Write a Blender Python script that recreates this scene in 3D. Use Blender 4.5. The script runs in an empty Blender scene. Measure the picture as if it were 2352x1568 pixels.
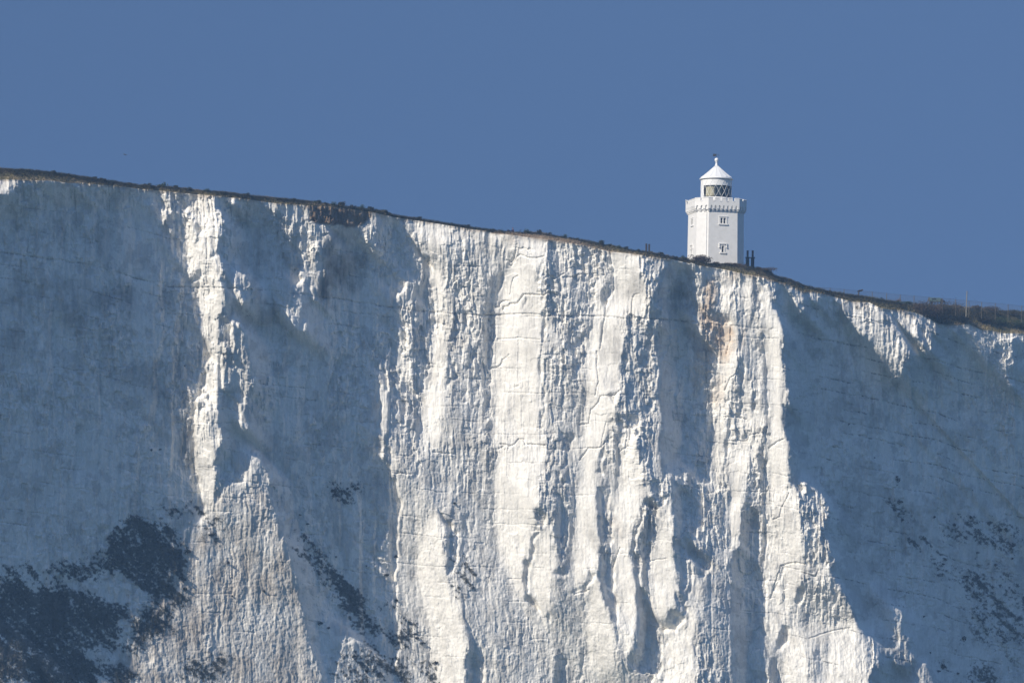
import math
import numpy as np

# ---------------------------------------------------------------- survey of the cliff
# Every traced outline is given in the pixel frame of one survey sheet: x0, y0, scale.
SHEET = {'A': (0, 350, 3.794), 'B': (620, 450, 3.794), 'C': (1180, 520, 4.356), 'D': (1900, 640, 3.92),
         'E': (0, 700, 3.24), 'F': (0, 1184, 3.246), 'G': (625, 800, 3.613), 'H': (625, 1184, 3.246),
         'I': (1180, 760, 3.309), 'J': (1180, 1184, 3.246), 'K': (1700, 760, 3.309), 'L': (1875, 1184, 3.246),
         'T': (1550, 330, 3.92), 'W': (720, 480, 10.69), 'X': (0, 0, 1.0)}


def pts(sheet, s):
    x0, y0, k = SHEET[sheet]
    a = np.array([[float(v) for v in p.split(',')] for p in s.split()])
    return np.stack([x0 + a[:, 0] / k, y0 + a[:, 1] / k], 1)


SKY = np.concatenate([
    pts('X', '-700,330 -300,385 -150,401'),
    pts('A', '0,237 280,255 480,275 640,295 760,315 940,345 1050,360 1170,380 1370,400 1500,405 1640,420 1900,445 2150,470'),
    pts('B', '0,115 220,135 370,150 500,165 600,178 800,210 1000,230 1180,255 1300,295 1540,330 1700,355 2000,405'),
    pts('C', '0,180 250,207 450,212 600,220 800,252 960,282 1130,312 1270,337 1480,377 1640,410 1800,432 1920,465 2050,480'),
    pts('T', '500,1190 600,1218 700,1237 800,1237 900,1232 1000,1245 1150,1270 1280,1300 1340,1350 1500,1392'),
    pts('D', '130,178 260,228 360,258 500,288 640,315 800,335 900,352 1040,375 1170,398 1290,405 1400,412 1680,422 1820,440 1950,455 2080,462 2352,480'),
    pts('X', '2700,790 3200,865')])
EDGE = np.concatenate([
    pts('X', '-700,365 -300,412 -150,426'),
    pts('A', '0,335 200,340 365,345 480,348 640,370 760,368 870,380 980,388 1130,402 1300,425 1500,440 1640,455 1800,472 2050,490'),
    pts('B', '0,150 220,180 480,195 700,208 900,232 1100,260 1300,305 1500,335 1700,365 2000,415 2200,440'),
    pts('C', '0,207 230,226 600,275 700,287 800,300 1000,332 1130,357 1240,387 1350,412 1560,432 1700,452 1900,482 2000,492 2200,540'),
    pts('T', '500,1207 600,1245 760,1270 900,1295 1050,1330 1200,1360 1400,1420'),
    pts('D', '0,205 100,215 240,290 330,284 460,310 600,350 720,380 870,385 980,440 1080,455 1200,457 1400,510 1530,590 1700,605 1830,592 1940,650 2050,655 2150,680 2300,682 2352,690'),
    pts('X', '2700,840 3200,915')])


def sky_y(x): return np.interp(x, SKY[:, 0], SKY[:, 1])
def edge_y(x): return np.interp(x, EDGE[:, 0], EDGE[:, 1])


# sun-facing and turned-away faces of the chalk: sheet, facing, roughness : outline
# facing: B sunward panel, M half turned, D nearly edge-on, S turned away
FACES = '''
A B 1.2:0,335 60,340 200,345 365,345 360,360 250,365 150,385 100,400 60,440 35,460 0,455
A B .8:655,405 680,375 720,372 690,395
A B .8:1120,400 1200,408 1190,420 1140,415
A B 1.5:1500,445 1550,450 1585,480 1570,540 1600,590 1590,680 1550,760 1530,720 1520,640 1505,600 1520,560 1500,520
A B 1.2:1570,790 1610,800 1605,865 1580,840
A B 1.5:1800,470 1850,474 2005,484 2005,540 1985,610 2045,640 2060,730 2035,850 2000,975 1960,1000 1930,1060 1900,1090 1850,1130 1840,1180 1800,1200 1760,1240 1740,1250 1735,1200 1715,1180 1740,1080 1720,1060 1690,1100 1675,1140 1665,1000 1680,900 1705,800 1690,700 1700,630 1760,590 1820,520
A S .6:1810,760 1850,740 1880,790 1890,840 1850,840 1825,810
A B 1.2:1850,1130 1900,1090 1960,1070 2040,1020 2050,1100 2030,1200 2030,1280 2065,1340 2065,1565 1820,1565 1850,1340 1850,1200
A B 1.2:2090,500 2160,510 2160,560 2120,580 2095,530
A M 1.2:2250,1240 2300,1215 2305,1330 2270,1420 2240,1510 2230,1500 2245,1420 2220,1380 2230,1290
E B 1:1575,-10 1770,-10 1765,150 1750,240 1755,310 1730,400 1735,520 1720,600 1715,750 1720,890 1710,960 1705,1080 1745,1130 1755,1220 1710,1290 1705,1400 1730,1480 1700,1580 1580,1580 1575,1500 1545,1440 1535,1250 1545,1050 1550,920 1600,850 1635,720 1640,600 1680,550 1675,500 1640,430 1570,330 1555,180 1575,130
E D 1:1640,960 1690,940 1690,1100 1720,1200 1640,1250 1620,1150
E M 1:1825,290 1845,290 1840,420 1850,580 1830,590 1825,450
E M 1.2:1870,295 1895,290 1895,420 1940,300 1955,330 1945,560 1970,680 1960,800 1930,830 1920,900 1895,760 1880,650 1865,600
E M 1:1895,930 1935,890 1950,960 1945,1070 1970,1110 1960,1160 1925,1160 1900,1060
E M 1:1760,450 1780,600 1785,740 1800,760 1815,640 1825,650 1800,830 1775,790 1755,600
E T .6:1940,1470 1985,1390 2035,1350 2035,1580 1880,1580 1950,1520
F B .9:1590,-5 1700,-5 1695,130 1700,210 1640,215 1615,100
F T .7:1800,0 2040,-5 2040,1580 820,1580 940,1430 1020,1440 1050,1330 1085,1210 1180,1080 1230,1000 1320,930 1390,850 1420,760 1430,580 1490,480 1540,330 1600,270 1700,210 1740,90
F S .4:1810,250 1855,330 1815,390
F S .4:1920,740 1950,780 1905,880 1895,860
F T .6:0,1220 200,1230 300,1320 420,1400 500,1540 450,1580 330,1480 240,1330 220,1580 -5,1580
H T .7:-5,-5 90,-5 130,150 170,330 220,430 250,560 300,700 330,860 360,1000 390,1150 440,1300 520,1500 560,1580 -5,1580
H S .4:200,780 280,850 280,980 230,960
H D .7:700,1240 820,1230 900,1290 1000,1400 1050,1580 620,1580 640,1480 690,1330
H M .8:1125,-5 1160,120 1120,300 1115,420 1120,600 1105,760 1130,900 1120,1010 1140,1150 1140,1300 1100,1420 1200,1580 2035,1580 2035,-5
G T .7:-20,1110 40,1130 75,1180 90,1300 120,1440 150,1580 -20,1580
H B .2:1900,-5 2035,-5 2035,720 1960,700 1920,600 1900,450 1905,260
H B .5:1340,280 1420,180 1480,330 1490,500 1500,720 1560,880 1600,1000 1640,1120 1670,1280 1640,1420 1630,1580 1400,1580 1360,1200 1340,900 1280,740 1280,500
H S .6:1420,150 1500,260 1550,290 1600,420 1600,540 1570,700 1510,720 1500,500 1500,330 1440,240
H S .5:1600,850 1640,1000 1660,1100 1690,1280 1650,1400 1640,1580 1800,1580 1810,1420 1780,1280 1740,1200 1680,1100 1650,950
H S .5:1185,0 1215,0 1215,160 1190,200
H D .6:1230,460 1255,520 1215,760 1195,740
B B 1:135,170 215,180 210,230 180,260 150,210
B B 1:340,192 410,196 400,280 380,340 345,400 355,440 350,560 330,460 320,430 350,350 310,330 340,270
B M 1.4:465,200 560,200 490,350 555,370 650,390 680,450 690,500 640,560 640,640 610,690 560,750 520,800 560,830 620,800 655,790 640,840 590,900 590,1000 585,1090 555,1090 550,1000 540,900 470,890 470,1000 440,1090 430,1200 420,1290 400,1200 370,1110 340,1100 390,1180 385,1380 365,1380 335,1220 330,1080 370,1060 390,940 450,890 460,800 420,850 420,820 460,790 440,650 430,500 420,420 460,350
B B 1:470,1290 495,1260 480,1380 465,1360
B M 1.2:1090,262 1140,266 1130,330 1110,430 1075,540 1040,540 1020,420 1060,360
B M 1:970,420 1010,430 1000,480 975,460
B M 1:1060,570 1110,560 1150,550 1120,620 1090,620
B M 1.5:1380,317 1500,332 1700,362 2000,412 2200,437 2365,462 2365,1570 1640,1570 1660,1350 1680,1130 1665,1000 1640,880 1650,740 1680,680 1560,640 1500,560 1420,430
B B .9:1400,335 1700,375 2352,470 2352,500 2200,500 2000,450 1900,460 1750,520 1700,600 1540,520 1430,430
B B .7:1660,760 1740,700 1720,850 1760,900 1740,1010 1770,1060 1740,1250 1720,1420 1750,1570 1640,1570 1660,1350 1680,1130 1665,1000 1640,880
B M 1.5:1490,710 1560,680 1560,860 1545,920 1480,960 1440,1000 1400,1100 1370,1150 1500,1050 1510,1200 1490,1330 1495,1570 1340,1570 1340,1350 1360,1170 1310,1120 1340,1010 1390,960 1450,870 1510,840
B S .6:2150,1060 2200,900 2310,830 2340,850 2290,1000 2250,1130 2230,1300 2190,1200
G M 1.5:1250,-10 1260,100 1250,230 1250,330 1280,450 1270,540 1300,470 1390,500 1400,560 1480,570 1440,400 1410,230 1400,-10
G B .3:1250,0 1290,0 1270,200 1310,300 1300,450 1280,450 1250,330 1250,200
G M 1:1250,600 1480,580 1500,640 1560,-10 2270,-10 2270,1580 1290,1580 1240,1400 1250,1270 1200,760
G B .5:1570,-10 1700,-10 1680,150 1710,170 1700,300 1700,420 1690,560 1670,770 1610,750 1560,800 1620,850 1640,950 1560,1050 1480,1080 1440,1200 1430,1400 1420,1300 1440,1080 1465,1000 1470,850 1480,700 1500,640 1480,580 1510,450 1530,330 1545,150
G S .6:1470,-10 1570,-10 1545,150 1530,330 1500,480 1470,480 1490,300
G B .3:1100,470 1130,480 1170,560 1170,700 1175,850 1150,1000 1140,1160 1115,1130 1090,1000 1090,850 1105,700 1095,560
G M 1.4:1170,360 1240,330 1230,400 1260,560 1200,620 1170,500
G B .3:1200,870 1230,1060 1240,1270 1210,1280 1190,1330 1180,1230 1200,1100 1195,950
G S .5:1710,170 1760,350 1780,440 1720,500 1690,520 1700,300
G S .6:1430,740 1470,760 1468,950 1440,1080 1415,1000 1420,860
G S .6:1880,200 1940,150 1950,250 1900,380 1860,400
G S .6:2010,500 2075,420 2080,640 2060,800 2030,820
G B .4:1990,350 2005,380 2000,600 1990,900 1960,980 1960,750 1980,550
G B .4:1760,1110 1775,1150 1730,1300 1705,1580 1680,1580 1720,1300 1730,1150
G B .4:1650,870 1700,900 1680,1000 1650,960
G S .5:1540,1290 1565,1290 1560,1420 1530,1450
G S .5:1395,1180 1420,1190 1420,1400 1400,1440
G B .2:2130,-10 2270,-10 2270,1580 2110,1580 2120,1400 2090,1250 2150,1060 2080,1000 2080,650 2085,400 2110,200
C B .35:235,232 560,275 600,330 640,450 560,760 560,820 640,850 600,900 590,1050 630,1080 640,1130 610,1280 630,1340 600,1580 110,1580 140,1340 150,1180 125,1090 125,990 180,850 240,620 330,480 350,370 230,500
C M 1.6:560,280 1350,405 1350,700 1200,850 1150,1100 1120,1300 1100,1580 600,1580 630,1340 610,1280 640,1130 590,1050 600,900 640,850 560,820 560,760 640,450 600,330
C M 1.6:1660,450 1900,476 1910,560 1850,700 1830,900 1880,1020 1850,1110 1810,1300 1810,1580 1440,1580 1500,1350 1600,1330 1700,1150 1690,1050 1700,960 1680,830
C B .25:1350,410 1660,446 1670,600 1680,830 1700,960 1690,1050 1700,1150 1600,1330 1500,1350 1440,1580 1230,1580 1280,1300 1290,1100 1310,920 1400,830 1400,700 1380,550
C B .4:1200,700 1260,650 1230,900 1290,1000 1270,1200 1240,1350 1240,1440 1190,1580 1100,1580 1130,1350 1160,1200 1190,1000
C B .8:1810,560 1850,500 1900,540 1850,680 1820,640
C B .6:1840,700 1850,760 1830,900 1815,860
C S .6:100,690 200,620 235,620 220,700 160,880 120,1010 110,1100 130,1300 100,1580 0,1580 0,1100 30,900
C S .5:600,530 640,520 620,640 570,760 555,740
C S .5:450,900 590,880 630,860 560,890 470,900 420,1010 400,1000 430,870
C S .5:660,1090 685,1100 660,1250 650,1350 625,1340 640,1180
C S .5:1350,430 1362,540 1330,560 1300,560
C S .5:1395,690 1400,740 1370,830 1330,830 1360,740
C S .5:1665,470 1710,490 1710,560 1680,600
C S .5:930,1150 1000,1180 980,1500 925,1500 920,1250
C S .5:730,480 840,430 800,520 830,560 760,560
C S .6:1920,500 2100,535 2365,565 2365,1580 1815,1580 1820,1300 1860,1110 1880,1010 1830,900 1860,700 1900,600
I S .6:-10,-5 90,-5 110,100 75,330 75,560 65,700 60,850 30,900 -10,880
I B .3:100,20 480,20 490,230 450,330 480,500 450,640 460,760 430,950 500,1000 520,1100 490,1240 440,1400 440,1580 95,1580 110,1300 140,1100 80,1030 70,850 75,650 75,450 110,240
I M 1.2:480,-5 830,250 830,400 810,560 850,700 760,880 790,1000 790,1250 750,1580 440,1580 440,1400 490,1240 520,1100 500,1000 430,950 460,760 450,640 480,500 450,330 490,230
I S .5:470,-5 520,-5 500,230 480,230
I S .5:455,330 480,430 500,480 470,520 450,470
I S .5:465,560 490,640 480,800 450,930 440,900 460,760
I S .6:620,960 700,980 740,1020 680,1150 700,1250 720,1230 700,1450 620,1500 530,1580 580,1300 590,1170 620,1050
I S .6:600,360 620,400 610,560 590,600 590,450
I S .6:700,50 740,80 720,330 690,300
I S .5:150,1090 200,1085 130,1110 130,1180 90,1300 70,1290 110,1160 120,1100
I B .4:500,660 525,660 520,900 540,1000 500,950 490,800
I B .4:560,1200 600,1180 570,1350 540,1450 520,1580 505,1580 540,1350
I B .4:730,1000 770,1040 720,1200 640,1350 620,1340 680,1200 690,1100
I B .5:520,100 560,60 600,240 560,330 520,300
I M 1.6:1100,-5 1420,-5 1410,100 1380,200 1390,350 1440,500 1425,700 1440,950 1430,1340 1360,1350 1280,1400 1290,1250 1250,1200 1220,1080 1200,930 1040,870 1060,760 1090,660 1110,480 1100,250
I B .25:830,240 1100,240 1110,480 1090,660 1000,680 1060,760 1040,870 1000,1000 960,1080 900,1300 940,1310 910,1420 920,1580 750,1580 790,1250 790,1000 760,880 850,700 810,560 830,400
I S .5:1050,832 1240,832 1250,900 1000,912 1060,880
I D 1.4:1030,910 1090,900 1080,1100 1100,1300 960,1300 960,1200 1000,1080
I B .5:1100,950 1200,930 1220,1080 1250,1200 1290,1250 1280,1400 1360,1350 1340,1480 1270,1580 1070,1580 1090,1400 1100,1200
I D 1:930,1320 1060,1310 1070,1400 1040,1580 920,1580
I S .6:1300,150 1360,100 1370,250 1330,400 1250,480 1240,420 1310,300
I S .6:1200,420 1260,400 1230,640 1190,760 1170,640
I S .5:1110,350 1160,330 1180,420 1140,540 1115,480
I B .6:1370,60 1410,60 1390,200 1350,330 1360,200
I B .6:1400,640 1430,700 1425,1330 1395,1330 1410,1000
I S .6:1420,-5 1730,-5 1730,100 1880,300 1890,420 1870,650 1845,850 1840,1000 1830,1250 1840,1320 1830,1580 1440,1580 1430,1340 1440,950 1425,700 1440,500 1390,350 1380,200 1410,100
I D 1.5:1730,60 1940,100 1900,300 1850,300 1740,200
I B .6:1940,110 2080,90 2080,1580 1840,1580 1840,1250 1850,900 1890,450 1900,300
I M .8:1640,1290 1650,1290 1640,1420 1620,1400
I M 1:1560,1340 1590,1340 1600,1568 1560,1568
I M 1:1480,1320 1520,1310 1520,1480 1500,1568 1440,1568 1430,1400
J M .7:-5,400 100,500 220,780 300,900 480,1050 530,1100 530,680 660,740 700,820 800,830 800,1000 960,1000 1040,1100 1090,1350 1180,1450 1310,1540 1330,1580 -5,1580
J B .2:95,-5 430,-5 400,250 440,330 400,430 360,560 310,620 330,760 340,900 300,900 220,780 150,620 110,500 100,400
J B .25:520,-5 510,250 545,500 590,640 530,680 530,880 525,1020 480,1050 420,950 360,860 360,620 400,560 420,420 480,280
J S .6:460,40 500,60 470,320 430,330 410,430 390,580 350,620 345,720 370,850 345,870 320,760 310,620 360,580 380,430 405,300 440,300
J D .9:530,-5 740,-5 720,200 720,330 700,580 660,620 610,660 570,560 540,350 530,150
J S .6:560,60 640,90 690,200 680,420 620,640 590,560 570,350
J B .3:740,-5 900,-5 905,200 910,500 915,690 850,700 835,760 780,800 700,820 660,740 700,600 730,400 725,200
J S .5:840,650 850,700 835,760 800,820 720,850 700,830 780,800 825,740
J B .6:830,790 920,700 950,900 1000,1050 1030,1300 1000,1450 830,1450 800,1100
J S .5:905,-5 1010,-5 990,260 1020,330 1025,600 1040,780 1060,1060 1030,1090 970,920 930,750 910,600 905,300
J B .4:1010,50 1030,90 1000,280 985,260
J B .3:1050,50 1210,-5 1330,-5 1330,90 1250,160 1200,380 1170,470 1190,600 1200,800 1210,1000 1215,1180 1180,1310 1130,1390 1090,1350 1080,1150 1050,900 1030,700 1020,500 1030,250 1020,100
J S .9:1270,100 1330,95 1460,120 1400,180 1370,280 1350,360 1365,430 1330,560 1310,700 1320,870 1330,1000 1380,1080 1400,1230 1410,1420 1310,1540 1280,1400 1210,1350 1215,1180 1210,900 1200,640 1160,560 1170,430 1220,250 1230,180
J B .3:1310,130 1290,220 1230,420 1200,560 1190,540 1220,400 1260,270
J M .5:1240,530 1275,700 1295,870 1260,800 1250,650
J B .3:1390,200 1480,120 1500,250 1520,550 1535,800 1530,980 1480,1000 1460,1060 1380,1080 1330,970 1315,750 1325,580 1360,430 1355,350
J S .5:1490,150 1660,150 1700,450 1650,480 1640,600 1640,800 1610,980 1540,980 1535,750 1520,500
J S .7:1480,-5 1740,-5 1720,300 1690,430 1660,450 1480,150
J D 1.3:1700,-5 1960,-5 1930,200 1940,430 1900,600 1960,560 1960,780 1830,620 1660,470 1690,430 1720,300
J B .5:1640,580 1700,700 1740,780 1700,950 1690,1100 1670,1300 1660,1580 1330,1580 1420,1450 1420,1250 1400,1150 1500,1160 1600,1080 1620,900 1640,800
J S .4:1460,1000 1600,1000 1600,1080 1510,1170 1500,1100 1515,1015
J D 1.2:1740,750 1830,640 1930,760 1960,900 1960,1200 1980,1580 1660,1580 1690,1300 1700,1000
J B .5:1950,-5 2035,-5 2035,480 1950,550 1900,600 1940,430 1930,200
J S .6:600,1280 660,1400 650,1580 555,1580
J S .5:750,1440 790,1250 800,1380 770,1580 745,1580
J S .5:1080,1395 1100,1390 1190,1510 1150,1500
K M 1.3:240,-5 560,-5 540,300 550,600 580,850 590,1060 540,1260 560,1580 230,1580 260,1250 240,860 260,560 330,420 320,150
K S .6:370,150 395,150 370,300 340,380 345,250
K S .6:330,400 360,390 400,470 370,600 340,560
K S .6:440,230 500,100 530,280 490,330 450,310
K S .6:430,640 490,680 480,790 400,960 385,900 430,800
K S .6:250,860 300,850 280,1000 250,1240 200,1400 230,1150
K S .6:300,1040 440,960 400,1045
K B .5:400,480 430,560 410,760 370,820 380,700
K B .4:310,860 400,850 430,760 480,820 560,850 550,900 500,960 440,950 320,960
K B .4:280,1060 520,1040 510,1130 420,1250 380,1440 370,1580 260,1580 260,1300
K S .7:520,1090 540,1060 560,1250 540,1400 480,1480 440,1580 380,1580 400,1430 480,1300
K B .25:540,-5 640,-5 650,40 690,140 690,400 715,540 690,700 695,930 705,1040 740,1060 740,1250 745,1380 800,1400 820,1580 560,1580 590,1060 580,850 550,600 540,300
K S .4:535,100 550,100 550,300 575,600 590,860 575,860 550,610 532,320
K M 1.2:730,630 765,640 745,670 745,750 700,740
K M 1.5:860,1390 900,1400 1000,1450 1080,1540 1000,1580 880,1580
T M 1.3:600,1250 640,1255 620,1330 605,1330
T M 1.5:650,1345 700,1320 760,1280 900,1300 1050,1335 1140,1352 1150,1420 1125,1690 740,1690 640,1690 650,1450
T B .5:1050,1345 1140,1355 1130,1690 1040,1690 950,1480
T B .8:760,1290 900,1305 940,1400 900,1560 860,1690 790,1690 800,1450
T S .4:1140,1400 1190,1395 1215,1480 1225,1690 1125,1690 1135,1500
T B .4:1195,1385 1235,1420 1250,1500 1290,1568 1300,1690 1215,1690 1215,1480
T M 1.6:1240,1395 1320,1410 1345,1500 1340,1568 1290,1568 1250,1490
D N 1.6:460,305 600,345 720,375 870,380 990,445 1090,540 1150,650 1220,790 1200,900 1190,1140 1110,1070 980,930 900,780 790,680 700,590 640,520 610,400 520,350
D N 1.6:1080,450 1200,450 1290,490 1330,600 1360,720 1410,910 1330,800 1230,650 1140,560 1100,500
D M 1.5:1340,490 1420,510 1530,590 1530,690 1430,660 1440,740 1490,880 1460,890 1430,760 1370,640 1320,560
D M 1.5:50,205 140,230 240,300 200,400 260,430 210,480 180,430 120,300 60,240
D M 1.5:260,280 350,288 345,400 310,350
D M 1.5:1700,600 1830,590 1940,650 2050,650 2200,680 2300,680 2290,760 2240,800 2250,960 2180,1040 2150,980 2140,800 2060,780 2050,930 2010,1020 1960,970 1920,860 1890,740 1800,660
D M 1.3:2160,1090 2210,1090 2215,1200 2190,1210 2160,1160
D M 1.3:1600,600 1700,610 1690,690
D M 1.2:2330,685 2365,690 2365,800 2340,760
D B .8:-5,640 35,640 40,1000 -5,1050
L B .6:-5,-5 210,-5 230,200 260,330 275,550 300,640 470,600 500,720 520,780 580,850 640,950 690,1080 740,1150 790,1280 800,1400 790,1580 -5,1580
L M 1.4:100,700 520,720 640,950 690,1080 440,1130 120,1080
L M 1.7:230,80 380,20 390,130 470,150 460,380 500,470 530,570 490,680 430,620 320,630 280,550 260,330 240,250
L M 1.7:1030,960 1090,950 1050,1050 1060,1180 1130,1190 1060,1260 1130,1330 1170,1380 1100,1400 1030,1430 960,1330 850,1430 800,1540 800,1280 780,1200 820,1190 880,1290 1000,1300 1030,1200 1020,1050
L M 1:1180,1450 1250,1400 1270,1480 1330,1580 1220,1580
L D 1.3:300,1230 500,1240 440,1400 470,1480 400,1540 290,1540 330,1420
L S .6:120,1090 180,1120 160,1250 60,1330 80,1200
L S .5:100,640 140,640 110,760 60,830 40,820 90,740
L B .4:150,690 230,660 240,780 200,900 160,960 130,800
L S .6:230,800 300,780 270,900 230,960 200,930
L S .6:440,900 500,800 560,850 500,1000 440,1060
L S .6:0,1380 90,1340 80,1460 130,1568 0,1568
W S 1.5:290,690 320,250 700,225 1350,300 1850,335 1990,390 2000,560 1780,720 1700,850 1500,800 900,760 500,720
W M 1.4:230,250 520,232 510,330 600,440 610,500 560,560 470,590 440,660 330,690 300,600 220,450
W M 1.2:1110,310 1350,310 1290,370 1170,400
W M 1.2:1460,335 1580,350 1550,480 1480,465
W M 1.2:1710,345 1815,345 1795,520 1750,545
W B 1:960,525 1030,395 1065,395 985,535
W M 1.2:770,600 950,615 1150,595 1150,650 940,680 900,720 820,690
W M 1.2:1220,660 1440,670 1470,620 1510,620 1490,700 1230,700
W M 1.2:1640,825 1690,735 1735,745 1720,825
W B 1.2:320,705 510,705 490,1000 450,1000 440,800 320,960
'''

BED = pts('X', '-300,560 0,615 210,645 410,702 620,708 850,735 1060,762 1220,768 1430,770 1600,774 1760,790 1900,800 2040,832 2200,865 2280,876 2340,900 2480,930 2800,1000')

# open joints in the sunlit panels: sheet, width, depth : line
CRACKS = '''
C 1.6 4:250,500 300,520 330,480 350,370 400,385 420,370 470,395 490,372 530,400
C 1.6 4:300,560 380,440 470,475 560,480 640,460
C 1.6 5:130,1005 170,1000 178,960 235,930 260,935
C 1.8 6:215,1030 225,995 270,990 280,962 360,962 400,900 425,862 520,866 640,872 700,850 760,860
C 1.5 4:140,1085 380,1072 640,1076
C 1.2 3:280,870 310,700 370,665
C 1.2 3:150,1340 380,1325 600,1345
C 1.4 4:1570,1090 1580,900 1600,865 1650,860
C 1.4 4:1240,1440 1270,1250 1300,1090 1310,930
C 1.4 4:1350,420 1365,540
C 1.6 4:850,690 980,690 1000,660 1100,660
C 1.5 4:640,700 690,660 760,700 860,650
I 1.2 3:80,450 140,440 150,400 210,350
I 1.6 5:140,1070 220,1085 290,1030 330,1030 340,1070 420,1070 500,1075
I 1.6 4:850,900 870,800 930,740 940,690 1060,680 1100,640
I 1.4 4:920,320 915,420 930,560 900,680
I 1.6 4:760,910 850,910 870,790
I 1.6 4:780,1200 850,1100 940,1100 1000,1040
I 1.4 3:950,1080 1000,900
I 1.4 3:1110,1130 1170,1090 1210,1100
I 1.5 4:1960,350 1990,230 2000,120
I 1.5 4:1950,640 1990,540 2060,500
J 1.4 4:1020,660 1040,600 1080,500
J 1.3 3:1320,600 1460,580
J 1.4 4:840,830 720,860
J 1.3 3:200,740 300,740
G 1.4 4:2080,355 2130,345 2170,310 2175,280
G 1.5 4:2150,1060 2200,1040 2258,1030
G 1.4 4:1560,1095 1660,1100 1750,1110
G 1.4 4:1200,1285 1360,1290
K 1.5 4:270,1045 410,1050 430,1000 540,980
K 1.5 4:230,850 330,855 400,870
K 1.4 4:590,1100 640,1050 700,1030
K 1.4 4:320,560 340,430 330,300
L 1.5 4:40,270 90,250 110,180 170,60
L 1.6 5:100,640 210,610 290,625
L 1.4 4:270,690 370,720 400,660
L 1.4 4:20,900 80,700 100,640
L 1.3 4:330,1210 520,1150 640,1130
'''

# ribs in the shaded walls: sheet, drop, reach : edge line
RIBS = '''
K 12 50:1090,-200 1110,40 1150,250 1170,450 1185,620
K 14 60:1170,60 1220,230 1262,340 1300,560 1325,640 1340,800 1392,1010 1450,1300
K 9 60:1470,380 1500,600 1540,900 1580,1100 1640,1300 1720,1568
K 12 50:1725,330 1745,600 1760,900 1775,1300 1790,1568
K 8 40:1600,440 1615,700 1640,1000
D 10 60:1265,860 1280,1200 1285,1600
D 10 50:1500,960 1515,1300 1525,1600
D 9 60:1700,1050 1720,1300 1730,1600
D 9 50:2265,720 2270,1100 2275,1600
L 10 70:1040,100 1060,600 1120,1200 1160,1568
L 9 70:1380,60 1420,500 1500,1000 1570,1568
L 9 60:1640,250 1650,700 1680,1100
K 7 40:930,300 940,700 950,1100
K 7 40:800,200 810,600 830,1000
E 14 60:600,1035 592,1150 586,1350 572,1500 560,1580
E 9 50:785,300 788,700 800,1100
E 8 60:400,200 395,700 380,1200
E 8 50:1460,220 1420,500 1400,800
A 12 60:965,360 985,700 985,1000 960,1250 990,1555
A 8 50:1240,640 1250,900
A 8 50:560,760 590,1100 600,1500
B 10 40:1235,280 1255,340 1275,400 1262,520
B 9 50:150,900 170,1200 160,1555
B 9 40:800,700 830,1000 880,1300 860,1555
G 9 50:180,200 200,500 260,900
G 9 50:470,150 440,500 420,800
G 10 40:790,180 720,300 650,500 610,640
G 8 40:600,760 590,1000
'''

RATE = {'S': 0.0, 'T': 0.40, 'N': 0.85, 'D': 0.34, 'M': 0.52, 'B': 1.4}
KAPPA = 0.9
X0, X1, Y0, Y1 = -300.0, 2800.0, 330.0, 1800.0
FOC = 10800.0                      # focal length in survey pixels
CX, CY = 1250.0, 833.5
SUN_CAM = (-0.597, 0.597, 0.537)   # towards the sun: right, up, towards the viewer
VPX = CX + FOC * .597 / .537; VPY = CY + FOC * .597 / .537


def shade_plane(x): return FOC * np.log(VPX / (VPX - x))


def vnoise(x, y, seed):
    """smooth value noise on arrays"""
    xi = np.floor(x).astype(np.int64); yi = np.floor(y).astype(np.int64)
    fx = (x - xi).astype(np.float32); fy = (y - yi).astype(np.float32)
    fx = fx * fx * (3 - 2 * fx); fy = fy * fy * (3 - 2 * fy)

    def h(a, b):
        n = (a * 374761393 + b * 668265263 + seed * 2246822519) & 0xffffffff
        n = ((n ^ (n >> 13)) * 1274126177) & 0xffffffff
        n = (n ^ (n >> 16)) & 0xffff
        return n.astype(np.float32) / 65535.0
    return ((h(xi, yi) * (1 - fx) + h(xi + 1, yi) * fx) * (1 - fy)
            + (h(xi, yi + 1) * (1 - fx) + h(xi + 1, yi + 1) * fx) * fy) * 2 - 1


def fbm(x, y, seed, n=4, gain=.5):
    s = 0; a = 1; t = 0
    for i in range(n):
        s = s + a * vnoise(x * 2 ** i + 13.7 * i, y * 2 ** i - 7.1 * i, seed + i); t += a; a *= gain
    return s / t


def worley(x, y, seed):
    """per-cell random offset and tilt: broken block faces. returns (height, edge distance, cell id noise)"""
    xi = np.floor(x).astype(np.int64); yi = np.floor(y).astype(np.int64)
    best = np.full(x.shape, 9.0, np.float32); sec = best.copy(); hgt = np.zeros(x.shape, np.float32); idn = hgt.copy()

    def h(a, b, k):
        n = (a * 374761393 + b * 668265263 + (seed * 31 + k) * 2246822519) & 0xffffffff
        n = ((n ^ (n >> 13)) * 1274126177) & 0xffffffff
        n = (n ^ (n >> 16)) & 0xffff
        return n.astype(np.float32) / 65535.0
    for dx in (-1, 0, 1):
        for dy in (-1, 0, 1):
            cx = xi + dx; cy = yi + dy
            ox = (cx + .12 + .76 * h(cx, cy, 1) - x).astype(np.float32); oy = (cy + .12 + .76 * h(cx, cy, 2) - y).astype(np.float32)
            d = np.abs(ox) + .75 * np.abs(oy) + .25 * np.maximum(np.abs(ox), np.abs(oy))
            hh = (h(cx, cy, 3) - .5) * 2 - ox * (h(cx, cy, 4) - .5) * 1.8 - oy * (h(cx, cy, 5) - .5) * 1.6
            m = d < best
            sec = np.where(m, best, np.minimum(sec, d))
            hgt = np.where(m, hh, hgt); idn = np.where(m, h(cx, cy, 6), idn)
            best = np.where(m, d, best)
    return hgt, sec - best, idn


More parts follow.
